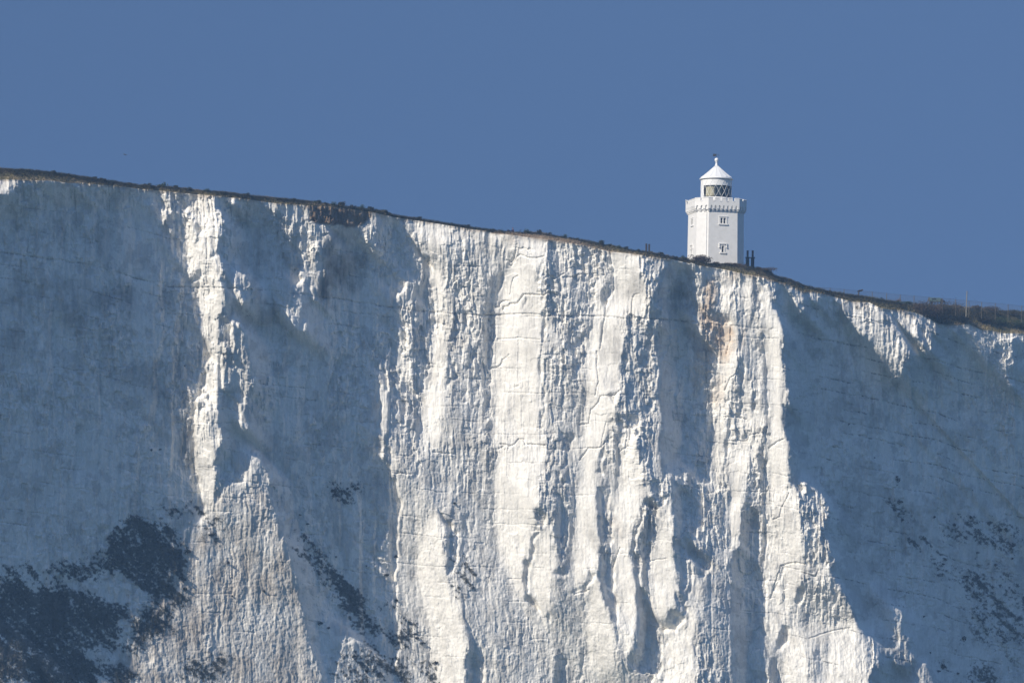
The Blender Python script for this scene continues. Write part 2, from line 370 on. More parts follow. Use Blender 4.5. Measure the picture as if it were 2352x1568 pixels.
def blocks(x, y, seed):
    """jointed chalk: columns of uneven blocks, each with its own step and tilt"""
    def h(a, b, k):
        n = (a * 374761393 + b * 668265263 + (seed * 31 + k) * 2246822519) & 0xffffffff
        n = ((n ^ (n >> 13)) * 1274126177) & 0xffffffff
        n = (n ^ (n >> 16)) & 0xffff
        return n.astype(np.float32) / 65535.0
    # uneven columns: merge or split by a hashed offset of the boundary
    c = np.floor(x).astype(np.int64); f = x - c
    cut = .25 + .5 * h(c, c * 0 + 3, 9)
    c2 = c * 2 + (f > cut)
    keep = h(c, c * 0 + 5, 8) > .45
    c2 = np.where(keep, c2, c * 2)
    w0 = np.where(keep, np.where(f > cut, f - cut, f), f)
    yy = y * (.7 + .7 * h(c2, c2 * 0 + 1, 7)) + h(c2, c2 * 0, 6) * 9
    r = np.floor(yy).astype(np.int64); g_ = yy - r
    return (h(c2, r, 1) - .5) * 2 + (w0 - .4) * (h(c2, r, 2) - .35) * 1.6 + (g_ - .5) * (h(c2, r, 3) - .6) * 1.5


def inside(px, py, poly):
    c = np.zeros(px.shape, bool)
    x = poly[:, 0]; y = poly[:, 1]; n = len(x)
    for i in range(n):
        j = i - 1
        if y[i] == y[j]: continue
        t = (y[i] > py) != (y[j] > py)
        c ^= t & (px < (x[j] - x[i]) * (py - y[i]) / (y[j] - y[i]) + x[i])
    return c


def blur(a, sx, sy):
    """separable box blur, three passes"""
    for _ in range(3):
        for ax, s in ((1, sx), (0, sy)):
            r = int(round(s))
            if r < 1: continue
            p = [(0, 0), (0, 0)]; p[ax] = (r + 1, r)
            c = np.cumsum(np.pad(a, p, mode='edge'), axis=ax, dtype=np.float64)
            if ax: a = (c[:, 2 * r + 1:] - c[:, :-2 * r - 1]) / (2 * r + 1)
            else: a = (c[2 * r + 1:] - c[:-2 * r - 1]) / (2 * r + 1)
    return a.astype(np.float32)


def paint(XX, YY, g, spec, fn, warp=True):
    """call fn(sub-slice, mask, fields) for each outline"""
    for line in spec.strip().split('\n'):
        head, body = line.split(':', 1); hd = head.split()
        poly = pts(hd[0], body)
        a, b = poly.min(0) - 14, poly.max(0) + 14
        i0 = max(0, int((a[0] - X0) / g)); i1 = min(XX.shape[1], int((b[0] - X0) / g) + 2)
        j0 = max(0, int((a[1] - Y0) / g)); j1 = min(XX.shape[0], int((b[1] - Y0) / g) + 2)
        if poly[:, 0].min() < 4: i0 = 0
        if poly[:, 0].max() > 2496: i1 = XX.shape[1]
        if poly[:, 1].max() > 1662: j1 = XX.shape[0]
        if i1 <= i0 or j1 <= j0: continue
        s = (slice(j0, j1), slice(i0, i1))
        fn(s, inside(XX[s], YY[s], poly), hd)


def lsq(rate, lean, wz, n=400, q=8.0):
    """smooth surface whose rise along the sun's diagonal is `rate` and whose fall is `lean` (conjugate gradients)"""
    H, W = rate.shape
    r = rate[:-1, :-1] * q; l = lean[:-1] * q
    wd = 1.0
    ws = .6

    def A(m):
        o = np.zeros_like(m)
        d = wd * (m[1:, 1:] - m[:-1, :-1]); o[1:, 1:] += d; o[:-1, :-1] -= d
        d = wz[:-1] * (m[1:] - m[:-1]); o[1:] += d; o[:-1] -= d
        d = ws * (m[2:] - 2 * m[1:-1] + m[:-2]); o[2:] += d; o[1:-1] -= 2 * d; o[:-2] += d
        return o + 1e-6 * m
    b = np.zeros((H, W))
    b[1:, 1:] += wd * r; b[:-1, :-1] -= wd * r
    d = wz[:-1] * l; b[1:] += d; b[:-1] -= d
    m = np.zeros((H, W)); m += np.cumsum(rate.mean(0))[None] * q
    R = b - A(m); p = R.copy(); rs = (R * R).sum()
    for _ in range(n):
        Ap = A(p); al = rs / (p * Ap).sum(); m += al * p; R -= al * Ap
        rn = (R * R).sum(); p = R + rn / rs * p; rs = rn
    return m


def resize(a, xx, yy, q):
    fx = np.clip((xx - X0) / q - .5, 0, a.shape[1] - 1.001); fy = np.clip((yy - Y0) / q - .5, 0, a.shape[0] - 1.001)
    i = fx.astype(int); j = fy.astype(int); u = fx - i; v = fy - j
    return (a[j, i] * (1 - u) * (1 - v) + a[j, i + 1] * u * (1 - v) + a[j + 1, i] * (1 - u) * v + a[j + 1, i + 1] * u * v).astype(np.float32)


def sweep_max(e, n):
    """running maximum along the sun's diagonal coming from the upper left"""
    R = np.full(e.shape, -1e13, np.float32)
    for i in range(1, e.shape[1]):
        R[1:, i] = np.maximum(R[:-1, i - 1], e[:-1, i - 1])
    return R


def micro_beds(F, bed, XX, YY):
    out = np.zeros(bed.shape, np.float32)
    F['flint'] = flint = np.zeros(bed.shape, np.float32)
    jit = fbm(XX / 25, YY / 400, 61, 3) * 3.0
    right = np.clip((XX - 1880) / 150, 0, 1)
    off = [-118, -64, 0, 30, 62, 96, 128, 158, 190, 226, 258, 292, 330, 362, 400, 436, 470, 508, 545, 580, 620, 660, 700, 745, 790, 840]
    for k, o in enumerate(off):
        t = np.abs(bed - o - jit - 9 * fbm(XX / 300, YY * 0 + k * 3.1, 63 + k, 2))
        pres = fbm(XX / 55, YY * 0 + k * 7.7, 71 + k, 3)
        dots = fbm(XX / 4.5, YY / 60 + k, 73, 2)
        if k == 2: st = np.clip((pres + .32) * 3, 0, 1)
        else: st = np.clip((pres - .02 + .12 * right) * 3, 0, 1)
        line = np.clip(1.9 - t / (1.5 if k == 2 else 1.05), 0, 1)
        out -= line * st * (2.2 if k == 2 else 1.3)
        flint[:] = np.maximum(flint, np.clip(1.7 - t / (1.3 if k == 2 else 1.0), 0, 1) * st * np.clip((dots + (.05 if k == 2 else -.08 + .14 * right)) * 4, 0, 1) * (.6 if k == 2 else .5 + .4 * right))
    return out


def build_cliff(g=2.0):
    W = int((X1 - X0) / g); H = int((Y1 - Y0) / g)
    xs = X0 + (np.arange(W) + .5) * g; ys = Y0 + (np.arange(H) + .5) * g
    XX, YY = np.meshgrid(xs, ys)
    XX = XX.astype(np.float32); YY = YY.astype(np.float32)
    # ragged outlines
    wx = fbm(XX / 26, YY / 60, 11, 4, .6) * 9; wy = fbm(XX / 30, YY / 40, 21, 4, .6) * 9
    wx = wx + worley(XX / 9, YY / 17, 5)[0] * 3
    XW = np.clip(XX, 2, 2498) + wx; YW = np.clip(YY, 0, 1665) + wy
    above = YY < edge_y(xs)[None]
    YW = np.maximum(YW, edge_y(xs)[None] + 1.0)
    rate = np.zeros((H, W), np.float32); rough = np.full((H, W), .6, np.float32)

    def f(s, m, hd):
        rate[s][m] = RATE[hd[1]]; rough[s][m] = float(hd[2])
    paint(XW, YW, g, FACES, f)
    lit = rate > 0
    # coarse body of the cliff
    k = int(round(8.0 / g)); q = k * g
    Hc, Wc = H // k, W // k
    rc = rate[:Hc * k, :Wc * k].reshape(Hc, k, Wc, k).mean((1, 3))
    yc = ys[:Hc * k].reshape(Hc, k).mean(1); xc = xs[:Wc * k].reshape(Wc, k).mean(1)
    foot = np.clip((yc[:, None] - 1180 - 120 * np.sin(xc[None] / 210.)) / 350, 0, 1)
    lean = .10 + .38 * foot
    M = lsq(rc, lean, .06 + 0 * rc, q=q)
    M = resize(M, XX, YY, q)
    M = blur(M, 3, 8)
    crack = np.zeros((H, W), np.float32)
    for line in CRACKS.strip().split('\n'):
        head, body = line.split(':', 1); hd = head.split(); P = pts(hd[0], body); wd = float(hd[1]); dp = float(hd[2])
        i0, j0 = np.maximum(((P.min(0) - 12 - (X0, Y0)) / g).astype(int), 0); i1, j1 = ((P.max(0) + 12 - (X0, Y0)) / g).astype(int) + 1
        s = (slice(j0, j1), slice(i0, i1)); x = XX[s] + wx[s] * .35; y = YY[s] + wy[s] * .35
        dd = np.full(x.shape, 99.0)
        for p, r in zip(P[:-1], P[1:]):
            t = np.clip(((x - p[0]) * (r[0] - p[0]) + (y - p[1]) * (r[1] - p[1])) / max(((r - p) ** 2).sum(), 1e-6), 0, 1)
            dd = np.minimum(dd, np.hypot(x - p[0] - t * (r[0] - p[0]), y - p[1] - t * (r[1] - p[1])))
        crack[s] = np.minimum(crack[s], -dp * np.clip(1.6 - dd / wd, 0, 1))
    ft = np.clip((YY - 1200 - 120 * np.sin(XX / 210.)) / 200, 0, 1)
    return dict(foot=ft, XX=XX, crack=crack, wx=wx, wy=wy, YY=YY, xs=xs, ys=ys, rate=rate, rough=rough, lit=lit, M=M, g=g, above=above)


def finish(F, micro=1.0):
    XX, YY, g = F['XX'], F['YY'], F['g']
    M, lit, rough, rate, above = F['M'], F['lit'], F['rough'], F['rate'], F['above']
    H, W = M.shape
    rows = np.arange(H)
    slope = [(VPY - F['ys']) / (VPX - x) for x in F['xs']]

    def shift(col, i, fill):
        return np.interp(rows - slope[i], rows, col, left=fill)

    def back(col, i, fill):
        return np.interp(rows + slope[i], rows, col, right=fill)
    # run lengths inside the turned-away faces, along the sun's diagonal
    L1 = np.zeros((H, W), np.float32); L2 = np.full((H, W), 999, np.float32)
    sh = ~lit & ~above
    for i in range(1, W):
        L1[:, i] = np.where(sh[:, i], shift(L1[:, i - 1], i, 0) + g, 0)
    for i in range(W - 2, -1, -1):
        L2[:, i] = np.where(sh[:, i], np.minimum(back(L2[:, i + 1], i, 999) + g, 999), 0)
    pit = np.minimum(L1 * .6, L2 * .40)
    pit = 34 * (1 - np.exp(-pit / 34))
    pit = blur(pit, 1.6 / g, 6 / g) * np.clip(L1 / 4, 0, 1)
    # hold the lit faces clear of shadow, push the others under it
    e = M.copy(); R = np.full(H, -1e13)
    inc = rate * g
    E = np.empty_like(M)
    for i in range(W):
        if i:
            R = shift(np.maximum(R, E[:, i - 1]), i, -1e13)
        col = e[:, i]
        up = np.maximum(col, R + inc[:, i] * .5)
        dn = np.minimum(col, np.where(R > -1e6, R, col))
        E[:, i] = np.where(lit[:, i], up, dn)
        E[above[:, i], i] = -1e13
    E = np.where(above, M, E)
    deep = np.clip(blur(np.minimum(L1, L2), 4, 8) / 60 - .15, 0, 1)
    k = int(round(8.0 / g)); Hc, Wc = H // k, W // k
    lo = E[:Hc * k, :Wc * k].reshape(Hc, k, Wc, k).min((1, 3))
    for _ in range(10):
        p = np.pad(lo, 1, mode='edge')
        lo = np.minimum(np.minimum(np.minimum(p[:-2, 1:-1], p[2:, 1:-1]), np.minimum(p[1:-1, :-2], p[1:-1, 2:])), np.minimum(lo, np.minimum(p[:-2, :-2], p[2:, 2:])))
    far = resize(blur(lo, 12, 12), XX, YY, k * g)
    Es = blur(E, 1.0 / g, 3.0 / g)
    tw = np.clip(blur((np.abs(rate - RATE['T']) < .01).astype(np.float32), 7 / g, 7 / g) * 1.6, 0, 1)
    Es = Es * (1 - tw) + blur(E, 6 / g, 9 / g) * tw
    Es = Es * (1 - deep) + np.minimum(far, Es) * deep
    e = np.where(above, M, Es) - pit
    # broken blocks, flutes and grain
    wob = fbm(XX / 40, YY / 70, 31, 3) * 6
    bx = XX + wob + fbm(XX / 7, YY / 9, 32, 2) * 1.0; by = YY + fbm(XX / 30, YY / 60, 33, 3) * 12
    rg = blur(rough, 2 / g * 1.6, 3 / g * 1.6)
    tal = F['foot'] * np.clip(1.25 - .6 * rg, 0, 1)
    h1, d1, i1 = worley(bx / 7, by / 11, 41)
    h2, d2, i2 = worley((bx + 5) / 19, by / 34, 43)
    b0 = blocks(bx / 6.5, by / 17, 140); b1 = blocks(bx / 11, by / 13, 141); b2 = blocks((bx + 4) / 27, (by + 3 * fbm(XX / 9, YY / 9, 34, 2)) / 42, 143); b3 = blocks((bx + 9) / 64, by / 130, 145)
    fl = fbm(bx / 8, by / 85, 47, 4, .6)
    f2 = fbm(bx / 36, by / 360, 48, 3)
    gr = fbm(XX / 4, YY / 5.5, 53, 3, .7)
    pat = np.clip(.7 + fbm(XX / 70, YY / 120, 57, 3) * 1.3, .2, 1.35)
    mixw = np.clip(.5 + 2.2 * fbm(XX / 55, YY / 70, 58, 3), 0, 1)
    rp = rg * pat * (1 - .55 * tal)
    rel = rp * (mixw * (b1 * 2.2 + b2 * 2.8) + (1 - mixw) * (b0 * 2.3 + b1 * .8 + h2 * 1.7) + b3 * 2.6) + (1 - rp.clip(0, 1)) * b2 * .7
    dim = np.clip(1 - blur(lit.astype(np.float32), 6 / g, 6 / g) * 2, 0, 1)
    rel = rel * (1 + .5 * dim) + (.35 + .65 * rg) * (1 + .5 * dim) * (fl * 3.0 * (1 - .4 * tal) + f2 * 5.0) + gr * (.45 + .5 * rg + .5 * tal) + tal * (fbm((XX - .3 * YY) / 15, YY / 95, 59, 4, .6) * 3.0 + fbm(XX / 9, YY / 12, 60, 3) * 1.3)
    ph = XX / 62 + 1.5 * fbm(XX / 210, YY / 620, 151, 3) + .12 * fbm(XX / 30, YY / 90, 153, 3)
    saw = ph - np.floor(ph); saw = np.minimum(saw / .8, (1 - saw) / .2) * (.35 + .65 * vnoise(np.floor(ph), YY / 420, 155) ** 2)
    ph2 = XX / 23 + 1.1 * fbm(XX / 90, YY / 330, 157, 3); s2 = ph2 - np.floor(ph2); s2 = np.minimum(s2 / .75, (1 - s2) / .25) * np.clip(vnoise(np.floor(ph2), YY / 190, 159), 0, 1)
    rib = np.zeros((H, W), np.float32)
    for line in RIBS.strip().split('\n'):
        head, body = line.split(':', 1); hd = head.split(); P = pts(hd[0], body); P = P[np.argsort(P[:, 1])]
        xc = np.interp(F['ys'], P[:, 1], P[:, 0])[:, None] + 5 * fbm(YY / 60, YY * 0 + P[0, 0], 161, 3)
        q_ = XX - xc; en = np.clip((YY - P[0, 1]) / 40, 0, 1) * np.clip((P[-1, 1] - YY) / 40, 0, 1)
        rib -= np.where(q_ > 0, float(hd[1]) * np.exp(-q_ / float(hd[2])), 0) * en
    gro = np.clip(1 - np.abs(fbm(bx / 12, by / 34, 171, 4, .6)) * 8, 0, 1) * np.clip(.5 + 2 * fbm(XX / 80, YY / 60, 173, 3), 0, 1)
    rel = rel + dim * (saw * 10 + s2 * 5 + rib * 1.25 - gro * 2.6 + (b1 * 1.2 + b2 * 1.8) * pat)
    # bedding joints
    F['bed'] = bed = YY - np.interp(XX, BED[:, 0], BED[:, 1])
    rel = rel + micro_beds(F, bed, XX, YY) * (1 + dim)
    rel = rel + F['crack']
    e = e + micro * rel
    F['e'] = e
    F['d'] = e - shade_plane(XX)
    F['rg'] = rg
    return F


# stains, soil and plant cover: sheet, kind (G grey weathering, O ochre, E earth, V plants), strength : outline
STAINS = '''
B G .40:620,560 800,420 1060,640 1050,720 1000,900 880,1090 600,1090 600,900 660,700
B G .16:0,300 280,330 420,520 440,800 330,1080 160,1350 0,1400
A G .22:880,600 1040,640 1050,760 1000,1100 920,1100 900,820
A G .18:60,600 250,650 240,900 150,960 60,800
A G .20:560,780 620,800 600,980 555,1000
A G .18:1260,1040 1400,1050 1380,1200 1300,1200
A G .15:100,1180 480,1260 900,1340 1240,1340 1250,1555 0,1555
E G .22:480,100 960,60 930,420 760,460 700,560 640,500 480,280
E G .16:0,0 250,60 240,300 100,600 0,650
E G .28:1400,900 1550,1000 1540,1480 1440,1400 1380,1200 1400,1080
E G .15:820,560 1340,600 1330,900 900,950
C G .22:1400,500 1660,480 1690,900 1560,870 1410,820
C G .20:1300,1130 1430,1130 1440,1400 1420,1568 1270,1568
I G .20:930,250 1090,250 1110,560 1000,690 930,500
I G .14:150,240 440,240 450,540 300,470 150,480
I G .12:200,680 440,700 430,940 200,860
J G .12:780,150 900,150 910,530 780,520
D G .10:0,700 500,700 700,1000 1000,1568 0,1568
C G .20:1950,560 2300,620 2352,1100 2000,1050
L G .10:500,0 2029,0 2029,1568 1000,1568
H G .2:0,500 250,560 330,860 450,1568 0,1568
F G .2:1400,300 2029,300 2029,1568 820,1568 1100,1200
K O .5:170,300 250,120 320,120 290,300 250,420 180,450
K O .20:120,700 180,480 260,480 230,700 150,850
K O .40:345,160 385,160 380,290 340,300
K O .5:0,0 230,60 190,300 60,280
I O .35:1700,300 1850,250 1860,560 1700,640
C O .30:230,235 560,275 600,300 480,320 300,300 240,290
C O .20:2180,700 2240,720 2230,820 2190,800
C O .3:1465,490 1495,490 1490,520 1460,520
J O .22:1035,220 1090,250 1070,420 1030,300
E O .10:1380,500 1540,640 1480,900 1340,1060 1330,900
B O .08:120,880 200,900 170,1300 120,1300
T O .55:640,1340 760,1340 770,1500 720,1690 620,1690 640,1450
T O .4:700,1300 1000,1330 980,1360 720,1340
F O .14:1450,200 2029,0 2029,1568 900,1568
H O .14:0,0 90,0 330,860 540,1568 0,1568
W E 1:300,240 520,232 600,260 700,222 900,240 1350,300 1850,335 1990,385 2000,560 1780,720 1735,830 1640,830 1500,800 900,760 500,720 330,690 290,500
D E .45:700,385 770,400 770,450 720,430
D E .35:800,395 870,400 860,430 810,430
D E .5:1080,450 1200,455 1300,500 1340,560 1260,520 1160,480
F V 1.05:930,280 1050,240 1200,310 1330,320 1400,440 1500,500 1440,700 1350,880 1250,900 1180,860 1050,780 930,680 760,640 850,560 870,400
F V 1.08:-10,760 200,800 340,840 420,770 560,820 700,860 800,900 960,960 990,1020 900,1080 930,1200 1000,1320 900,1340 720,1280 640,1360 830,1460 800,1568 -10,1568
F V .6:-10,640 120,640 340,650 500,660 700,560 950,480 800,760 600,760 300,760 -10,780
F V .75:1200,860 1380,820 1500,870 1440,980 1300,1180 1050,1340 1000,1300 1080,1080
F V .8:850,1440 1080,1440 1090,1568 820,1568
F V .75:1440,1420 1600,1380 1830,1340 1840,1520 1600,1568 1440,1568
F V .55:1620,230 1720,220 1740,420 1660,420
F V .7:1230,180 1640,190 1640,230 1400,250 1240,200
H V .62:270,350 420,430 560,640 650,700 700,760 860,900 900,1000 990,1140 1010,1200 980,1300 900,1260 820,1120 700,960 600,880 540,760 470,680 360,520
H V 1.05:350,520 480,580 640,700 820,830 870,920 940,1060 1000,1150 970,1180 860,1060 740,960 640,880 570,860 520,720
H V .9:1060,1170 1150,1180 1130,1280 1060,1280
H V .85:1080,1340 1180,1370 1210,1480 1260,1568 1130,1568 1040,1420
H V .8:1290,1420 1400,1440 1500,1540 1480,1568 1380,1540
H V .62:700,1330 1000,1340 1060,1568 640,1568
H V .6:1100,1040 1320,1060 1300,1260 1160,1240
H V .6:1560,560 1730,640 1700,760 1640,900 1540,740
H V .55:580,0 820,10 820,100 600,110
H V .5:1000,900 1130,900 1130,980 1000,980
L V 0.44:940,140 1120,150 1120,320 960,260
L V 0.44:1390,260 1640,240 1760,280 1920,330 2010,460 1960,520 1780,480 1500,400 1380,380
L V 0.48:1250,560 1440,600 1440,740 1330,700
L V 0.54:1540,680 1620,720 1620,840 1700,1000 1640,980 1560,820
L V 0.68:1810,1080 1860,1130 1920,1240 1990,1400 1960,1420 1880,1310 1830,1190
L V 0.63:1590,1440 1720,1420 1800,1568 1620,1568
L V 0.60:1320,1420 1420,1420 1400,1500 1330,1500
L V 0.48:1520,1190 1620,1200 1600,1290 1530,1270
L V 0.40:1540,600 1900,600 2029,900 2029,1400 1700,1200 1500,900
L V 0.38:1080,400 1300,430 1300,560 1100,500
D V .8:715,395 780,400 780,440 720,430
D V .6:800,395 870,400 860,425 810,425
'''
TUFTS = [(2195, 1228, 20), (2200, 1272, 16), (2183, 1246, 10), (2280, 1264, 12), (2330, 1284, 16), (2368, 1265, 14), (2415, 1280, 16), (2440, 1297, 22), (2455, 1294, 16),
         (2468, 1335, 24), (2425, 1326, 9), (2386, 1350, 12), (2302, 1378, 12), (2310, 1394, 9), (2356, 1410, 18), (2362, 1418, 12), (2432, 1380, 14), (2470, 1365, 12),
         (2354, 1562, 20), (2300, 1630, 24), (2290, 1640, 14), (2338, 1645, 9), (2255, 1506, 9), (2272, 1594, 10), (2486, 1510, 14), (2412, 1455, 8), (2430, 1472, 9),
         (2374, 1197, 6), (2190, 1185, 10), (2071, 1037, 8), (2135, 1118, 6), (2192, 1175, 22), (2189, 1165, 12),
         (448, 1417, 26), (452, 1440, 18), (518, 1308, 18), (526, 1316, 12), (556, 1375, 14), (568, 1456, 9), (455, 1350, 20), (384, 1506, 10), (350, 1508, 16), (380, 1528, 18),
         (645, 1444, 16), (810, 1200, 14), (817, 1209, 12), (847, 1195, 12), (732, 1258, 8), (750, 1280, 10), (820, 1360, 9), (895, 1382, 9), (965, 1360, 12), (945, 1405, 16),
         (965, 1468, 14), (1000, 1520, 12), (780, 1524, 16), (802, 1534, 12), (990, 1515, 9), (1030, 1572, 16), (1060, 1620, 22), (1020, 1558, 12), (896, 1640, 20), (862, 1604, 14), (960, 1610, 14),
         (370, 1100, 10), (390, 1098, 9), (451, 894, 6), (497, 953, 5), (905, 917, 5), (1110, 1230, 12)]
GRID = 1.4
SKY_STRENGTH = .083
HAZE = 1.75e-4
import bpy, bmesh, random
from mathutils import Vector, Matrix
random.seed(7); rng = np.random.default_rng(7)
R_ = math.radians
sc = bpy.context.scene
COL = sc.collection

# ------------------------------------------------------------------ viewer
EYE = np.array([0.0, 0.0, 4.0]); PITCH, ROLL = R_(4.7), R_(0.9)
fwd = np.array([0, math.cos(PITCH), math.sin(PITCH)]); r0 = np.array([1.0, 0, 0]); u0 = np.cross(r0, fwd)
cr, sr = math.cos(ROLL), math.sin(ROLL)
right = r0 * cr + u0 * sr; up = u0 * cr - r0 * sr
NEAR = 900.0


def world(X, Y, d):
    """survey position and relief (in survey pixels towards the viewer) to metres"""
    X = np.asarray(X, float); Y = np.asarray(Y, float)
    D = NEAR * np.exp(-np.asarray(d, float) / FOC)
    return EYE + D[..., None] * (fwd + ((X - CX) / FOC)[..., None] * right - ((Y - CY) / FOC)[..., None] * up)


def ray_at(X, Y, D):
    return Vector(EYE + D * (fwd + (X - CX) / FOC * right - (Y - CY) / FOC * up))


cam = bpy.data.cameras.new('camera'); cam_o = bpy.data.objects.new('camera', cam); COL.objects.link(cam_o)
cam.sensor_width = 36; cam.lens = 36 * FOC / 2500; cam.clip_start = 1; cam.clip_end = 60000
cam_o.matrix_world = Matrix(((right[0], up[0], -fwd[0], EYE[0]), (right[1], up[1], -fwd[1], EYE[1]), (right[2], up[2], -fwd[2], EYE[2]), (0, 0, 0, 1)))
sc.camera = cam_o

# ------------------------------------------------------------------ light
S = SUN_CAM[0] * right + SUN_CAM[1] * up - SUN_CAM[2] * fwd
S = Vector(S / np.linalg.norm(S))
sun = bpy.data.lights.new('sun', 'SUN'); sun.energy = 4.55; sun.angle = R_(0.5); sun.color = (1, .91, .775)
so = bpy.data.objects.new('sun', sun); COL.objects.link(so); so.rotation_euler = S.to_track_quat('Z', 'Y').to_euler(); so.location = (-200, -100, 300)
w = bpy.data.worlds.new('World'); sc.world = w; w.use_nodes = True
nt = w.node_tree; bg = nt.nodes['Background']
sky = nt.nodes.new('ShaderNodeTexSky'); sky.sky_type = 'NISHITA'; sky.sun_disc = False
sky.sun_elevation = math.asin(S.z); sky.sun_rotation = math.atan2(S.x, S.y)
sky.altitude = 6000; sky.air_density = 1.0; sky.dust_density = 0.35; sky.ozone_density = 3.0
stc = nt.nodes.new('ShaderNodeTexCoord'); smp = nt.nodes.new('ShaderNodeMapping')
smp.inputs['Scale'].default_value = (1, 1, -.08); smp.inputs['Location'].default_value = (0, 0, .27)
nt.links.new(stc.outputs['Generated'], smp.inputs[0]); nt.links.new(smp.outputs[0], sky.inputs[0])
nt.links.new(sky.outputs[0], bg.inputs[0]); bg.inputs[1].default_value = SKY_STRENGTH
sc.view_settings.view_transform = 'Standard'; sc.view_settings.look = 'None'
sc.view_settings.exposure = .13; sc.view_settings.gamma = 1


# ------------------------------------------------------------------ helpers
def mat(name, col, rough=.85, noise=None, spec=.3, metallic=0, bump=None):
    m = bpy.data.materials.new(name); m.use_nodes = True
    t = m.node_tree; b = t.nodes['Principled BSDF']
    b.inputs['Roughness'].default_value = rough; b.inputs['Specular IOR Level'].default_value = spec; b.inputs['Metallic'].default_value = metallic
    b.inputs['Base Color'].default_value = (*col, 1)
    tc = t.nodes.new('ShaderNodeTexCoord')
    if noise:
        sc_, c2, lo, hi = noise
        n = t.nodes.new('ShaderNodeTexNoise'); n.inputs['Scale'].default_value = sc_; n.inputs['Detail'].default_value = 5; n.inputs['Roughness'].default_value = .65
        t.links.new(tc.outputs['Object'], n.inputs['Vector'])
        r = t.nodes.new('ShaderNodeValToRGB'); r.color_ramp.elements[0].position = lo; r.color_ramp.elements[1].position = hi
        r.color_ramp.elements[0].color = (*col, 1); r.color_ramp.elements[1].color = (*c2, 1)
        t.links.new(n.outputs[0], r.inputs[0]); t.links.new(r.outputs[0], b.inputs['Base Color'])
    if bump:
        n = t.nodes.new('ShaderNodeTexNoise'); n.inputs['Scale'].default_value = bump[0]; n.inputs['Detail'].default_value = 6
        t.links.new(tc.outputs['Object'], n.inputs['Vector'])
        bp = t.nodes.new('ShaderNodeBump'); bp.inputs['Strength'].default_value = bump[1]; bp.inputs['Distance'].default_value = bump[2]
        t.links.new(n.outputs[0], bp.inputs['Height']); t.links.new(bp.outputs[0], b.inputs['Normal'])
    return m


def put(o, parent=None):
    COL.objects.link(o)
    if parent: o.parent = parent
    return o


def tag(o, label=None, cat=None, group=None, kind=None):
    if label: o['label'] = label
    if cat: o['category'] = cat
    if group: o['group'] = group
    if kind: o['kind'] = kind
    return o


def empty(name, loc, rz=0):
    o = bpy.data.objects.new(name, None); COL.objects.link(o); o.location = loc; o.rotation_euler = (0, 0, rz); o.empty_display_size = .3
    return o


def raw_mesh(name, v, f, m, n=4):
    """fast mesh from arrays: v (N,3), f (M,n)"""
    v = np.ascontiguousarray(v, np.float32); f = np.ascontiguousarray(f, np.int32)
    me = bpy.data.meshes.new(name); me.vertices.add(len(v)); me.vertices.foreach_set('co', v.ravel())
    me.loops.add(f.size); me.loops.foreach_set('vertex_index', f.ravel())
    me.polygons.add(len(f)); me.polygons.foreach_set('loop_start', np.arange(0, f.size, n, dtype=np.int32))
    me.polygons.foreach_set('loop_total', np.full(len(f), n, np.int32)); me.update(calc_edges=True)
    me.materials.append(m)
    return me


class MB:
    """collects boxes, bars, tubes, lathes into one mesh"""
    def __init__(s): s.v = []; s.f = []

    def add(s, v, f):
        k = len(s.v); s.v += [tuple(p) for p in v]; s.f += [tuple(i + k for i in q) for q in f]

    def hexa(s, p):
        s.add(p, [(0, 3, 2, 1), (4, 5, 6, 7), (0, 1, 5, 4), (1, 2, 6, 5), (2, 3, 7, 6), (3, 0, 4, 7)])

    def box(s, x0, x1, y0, y1, z0, z1):
        s.hexa([(x0, y0, z0), (x1, y0, z0), (x1, y1, z0), (x0, y1, z0), (x0, y0, z1), (x1, y0, z1), (x1, y1, z1), (x0, y1, z1)])

    def tube(s, path, rad, n=6, cap=True):
        path = [Vector(p) for p in path]; k = len(path); rad = rad if hasattr(rad, '__len__') else [rad] * k
        vs = []
        for i, p in enumerate(path):
            t = (path[min(i + 1, k - 1)] - path[max(i - 1, 0)]).normalized()
            a = t.cross(Vector((0, 0, 1)) if abs(t.z) < .9 else Vector((1, 0, 0))).normalized(); b = t.cross(a)
            vs += [p + (a * math.cos(2 * math.pi * j / n) + b * math.sin(2 * math.pi * j / n)) * rad[i] for j in range(n)]
        f = [(i * n + j, i * n + (j + 1) % n, (i + 1) * n + (j + 1) % n, (i + 1) * n + j) for i in range(k - 1) for j in range(n)]
        if cap: f += [tuple(range(n - 1, -1, -1)), tuple(range((k - 1) * n, k * n))]
        s.add(vs, f)

    def lathe(s, prof, n=32, c=(0, 0), a0=0, a1=2 * math.pi, close=True):
        k = n if close else n + 1
        vs = [(c[0] + r * math.sin(a0 + (a1 - a0) * j / n), c[1] - r * math.cos(a0 + (a1 - a0) * j / n), z) for r, z in prof for j in range(k)]
        f = []
        for i in range(len(prof) - 1):
            for j in range(n):
                j2 = (j + 1) % k if close else j + 1
                f.append((i * k + j, i * k + j2, (i + 1) * k + j2, (i + 1) * k + j))
        s.add(vs, f)

    def build(s, name, m, parent=None, smooth=False, bevel=0):
        me = bpy.data.meshes.new(name); me.from_pydata(s.v, [], s.f); me.validate(); me.materials.append(m)
        if smooth: me.shade_smooth()
        o = put(bpy.data.objects.new(name, me), parent)
        if bevel:
            md = o.modifiers.new('edge', 'BEVEL'); md.width = bevel; md.segments = 2; md.limit_method = 'ANGLE'
        return o


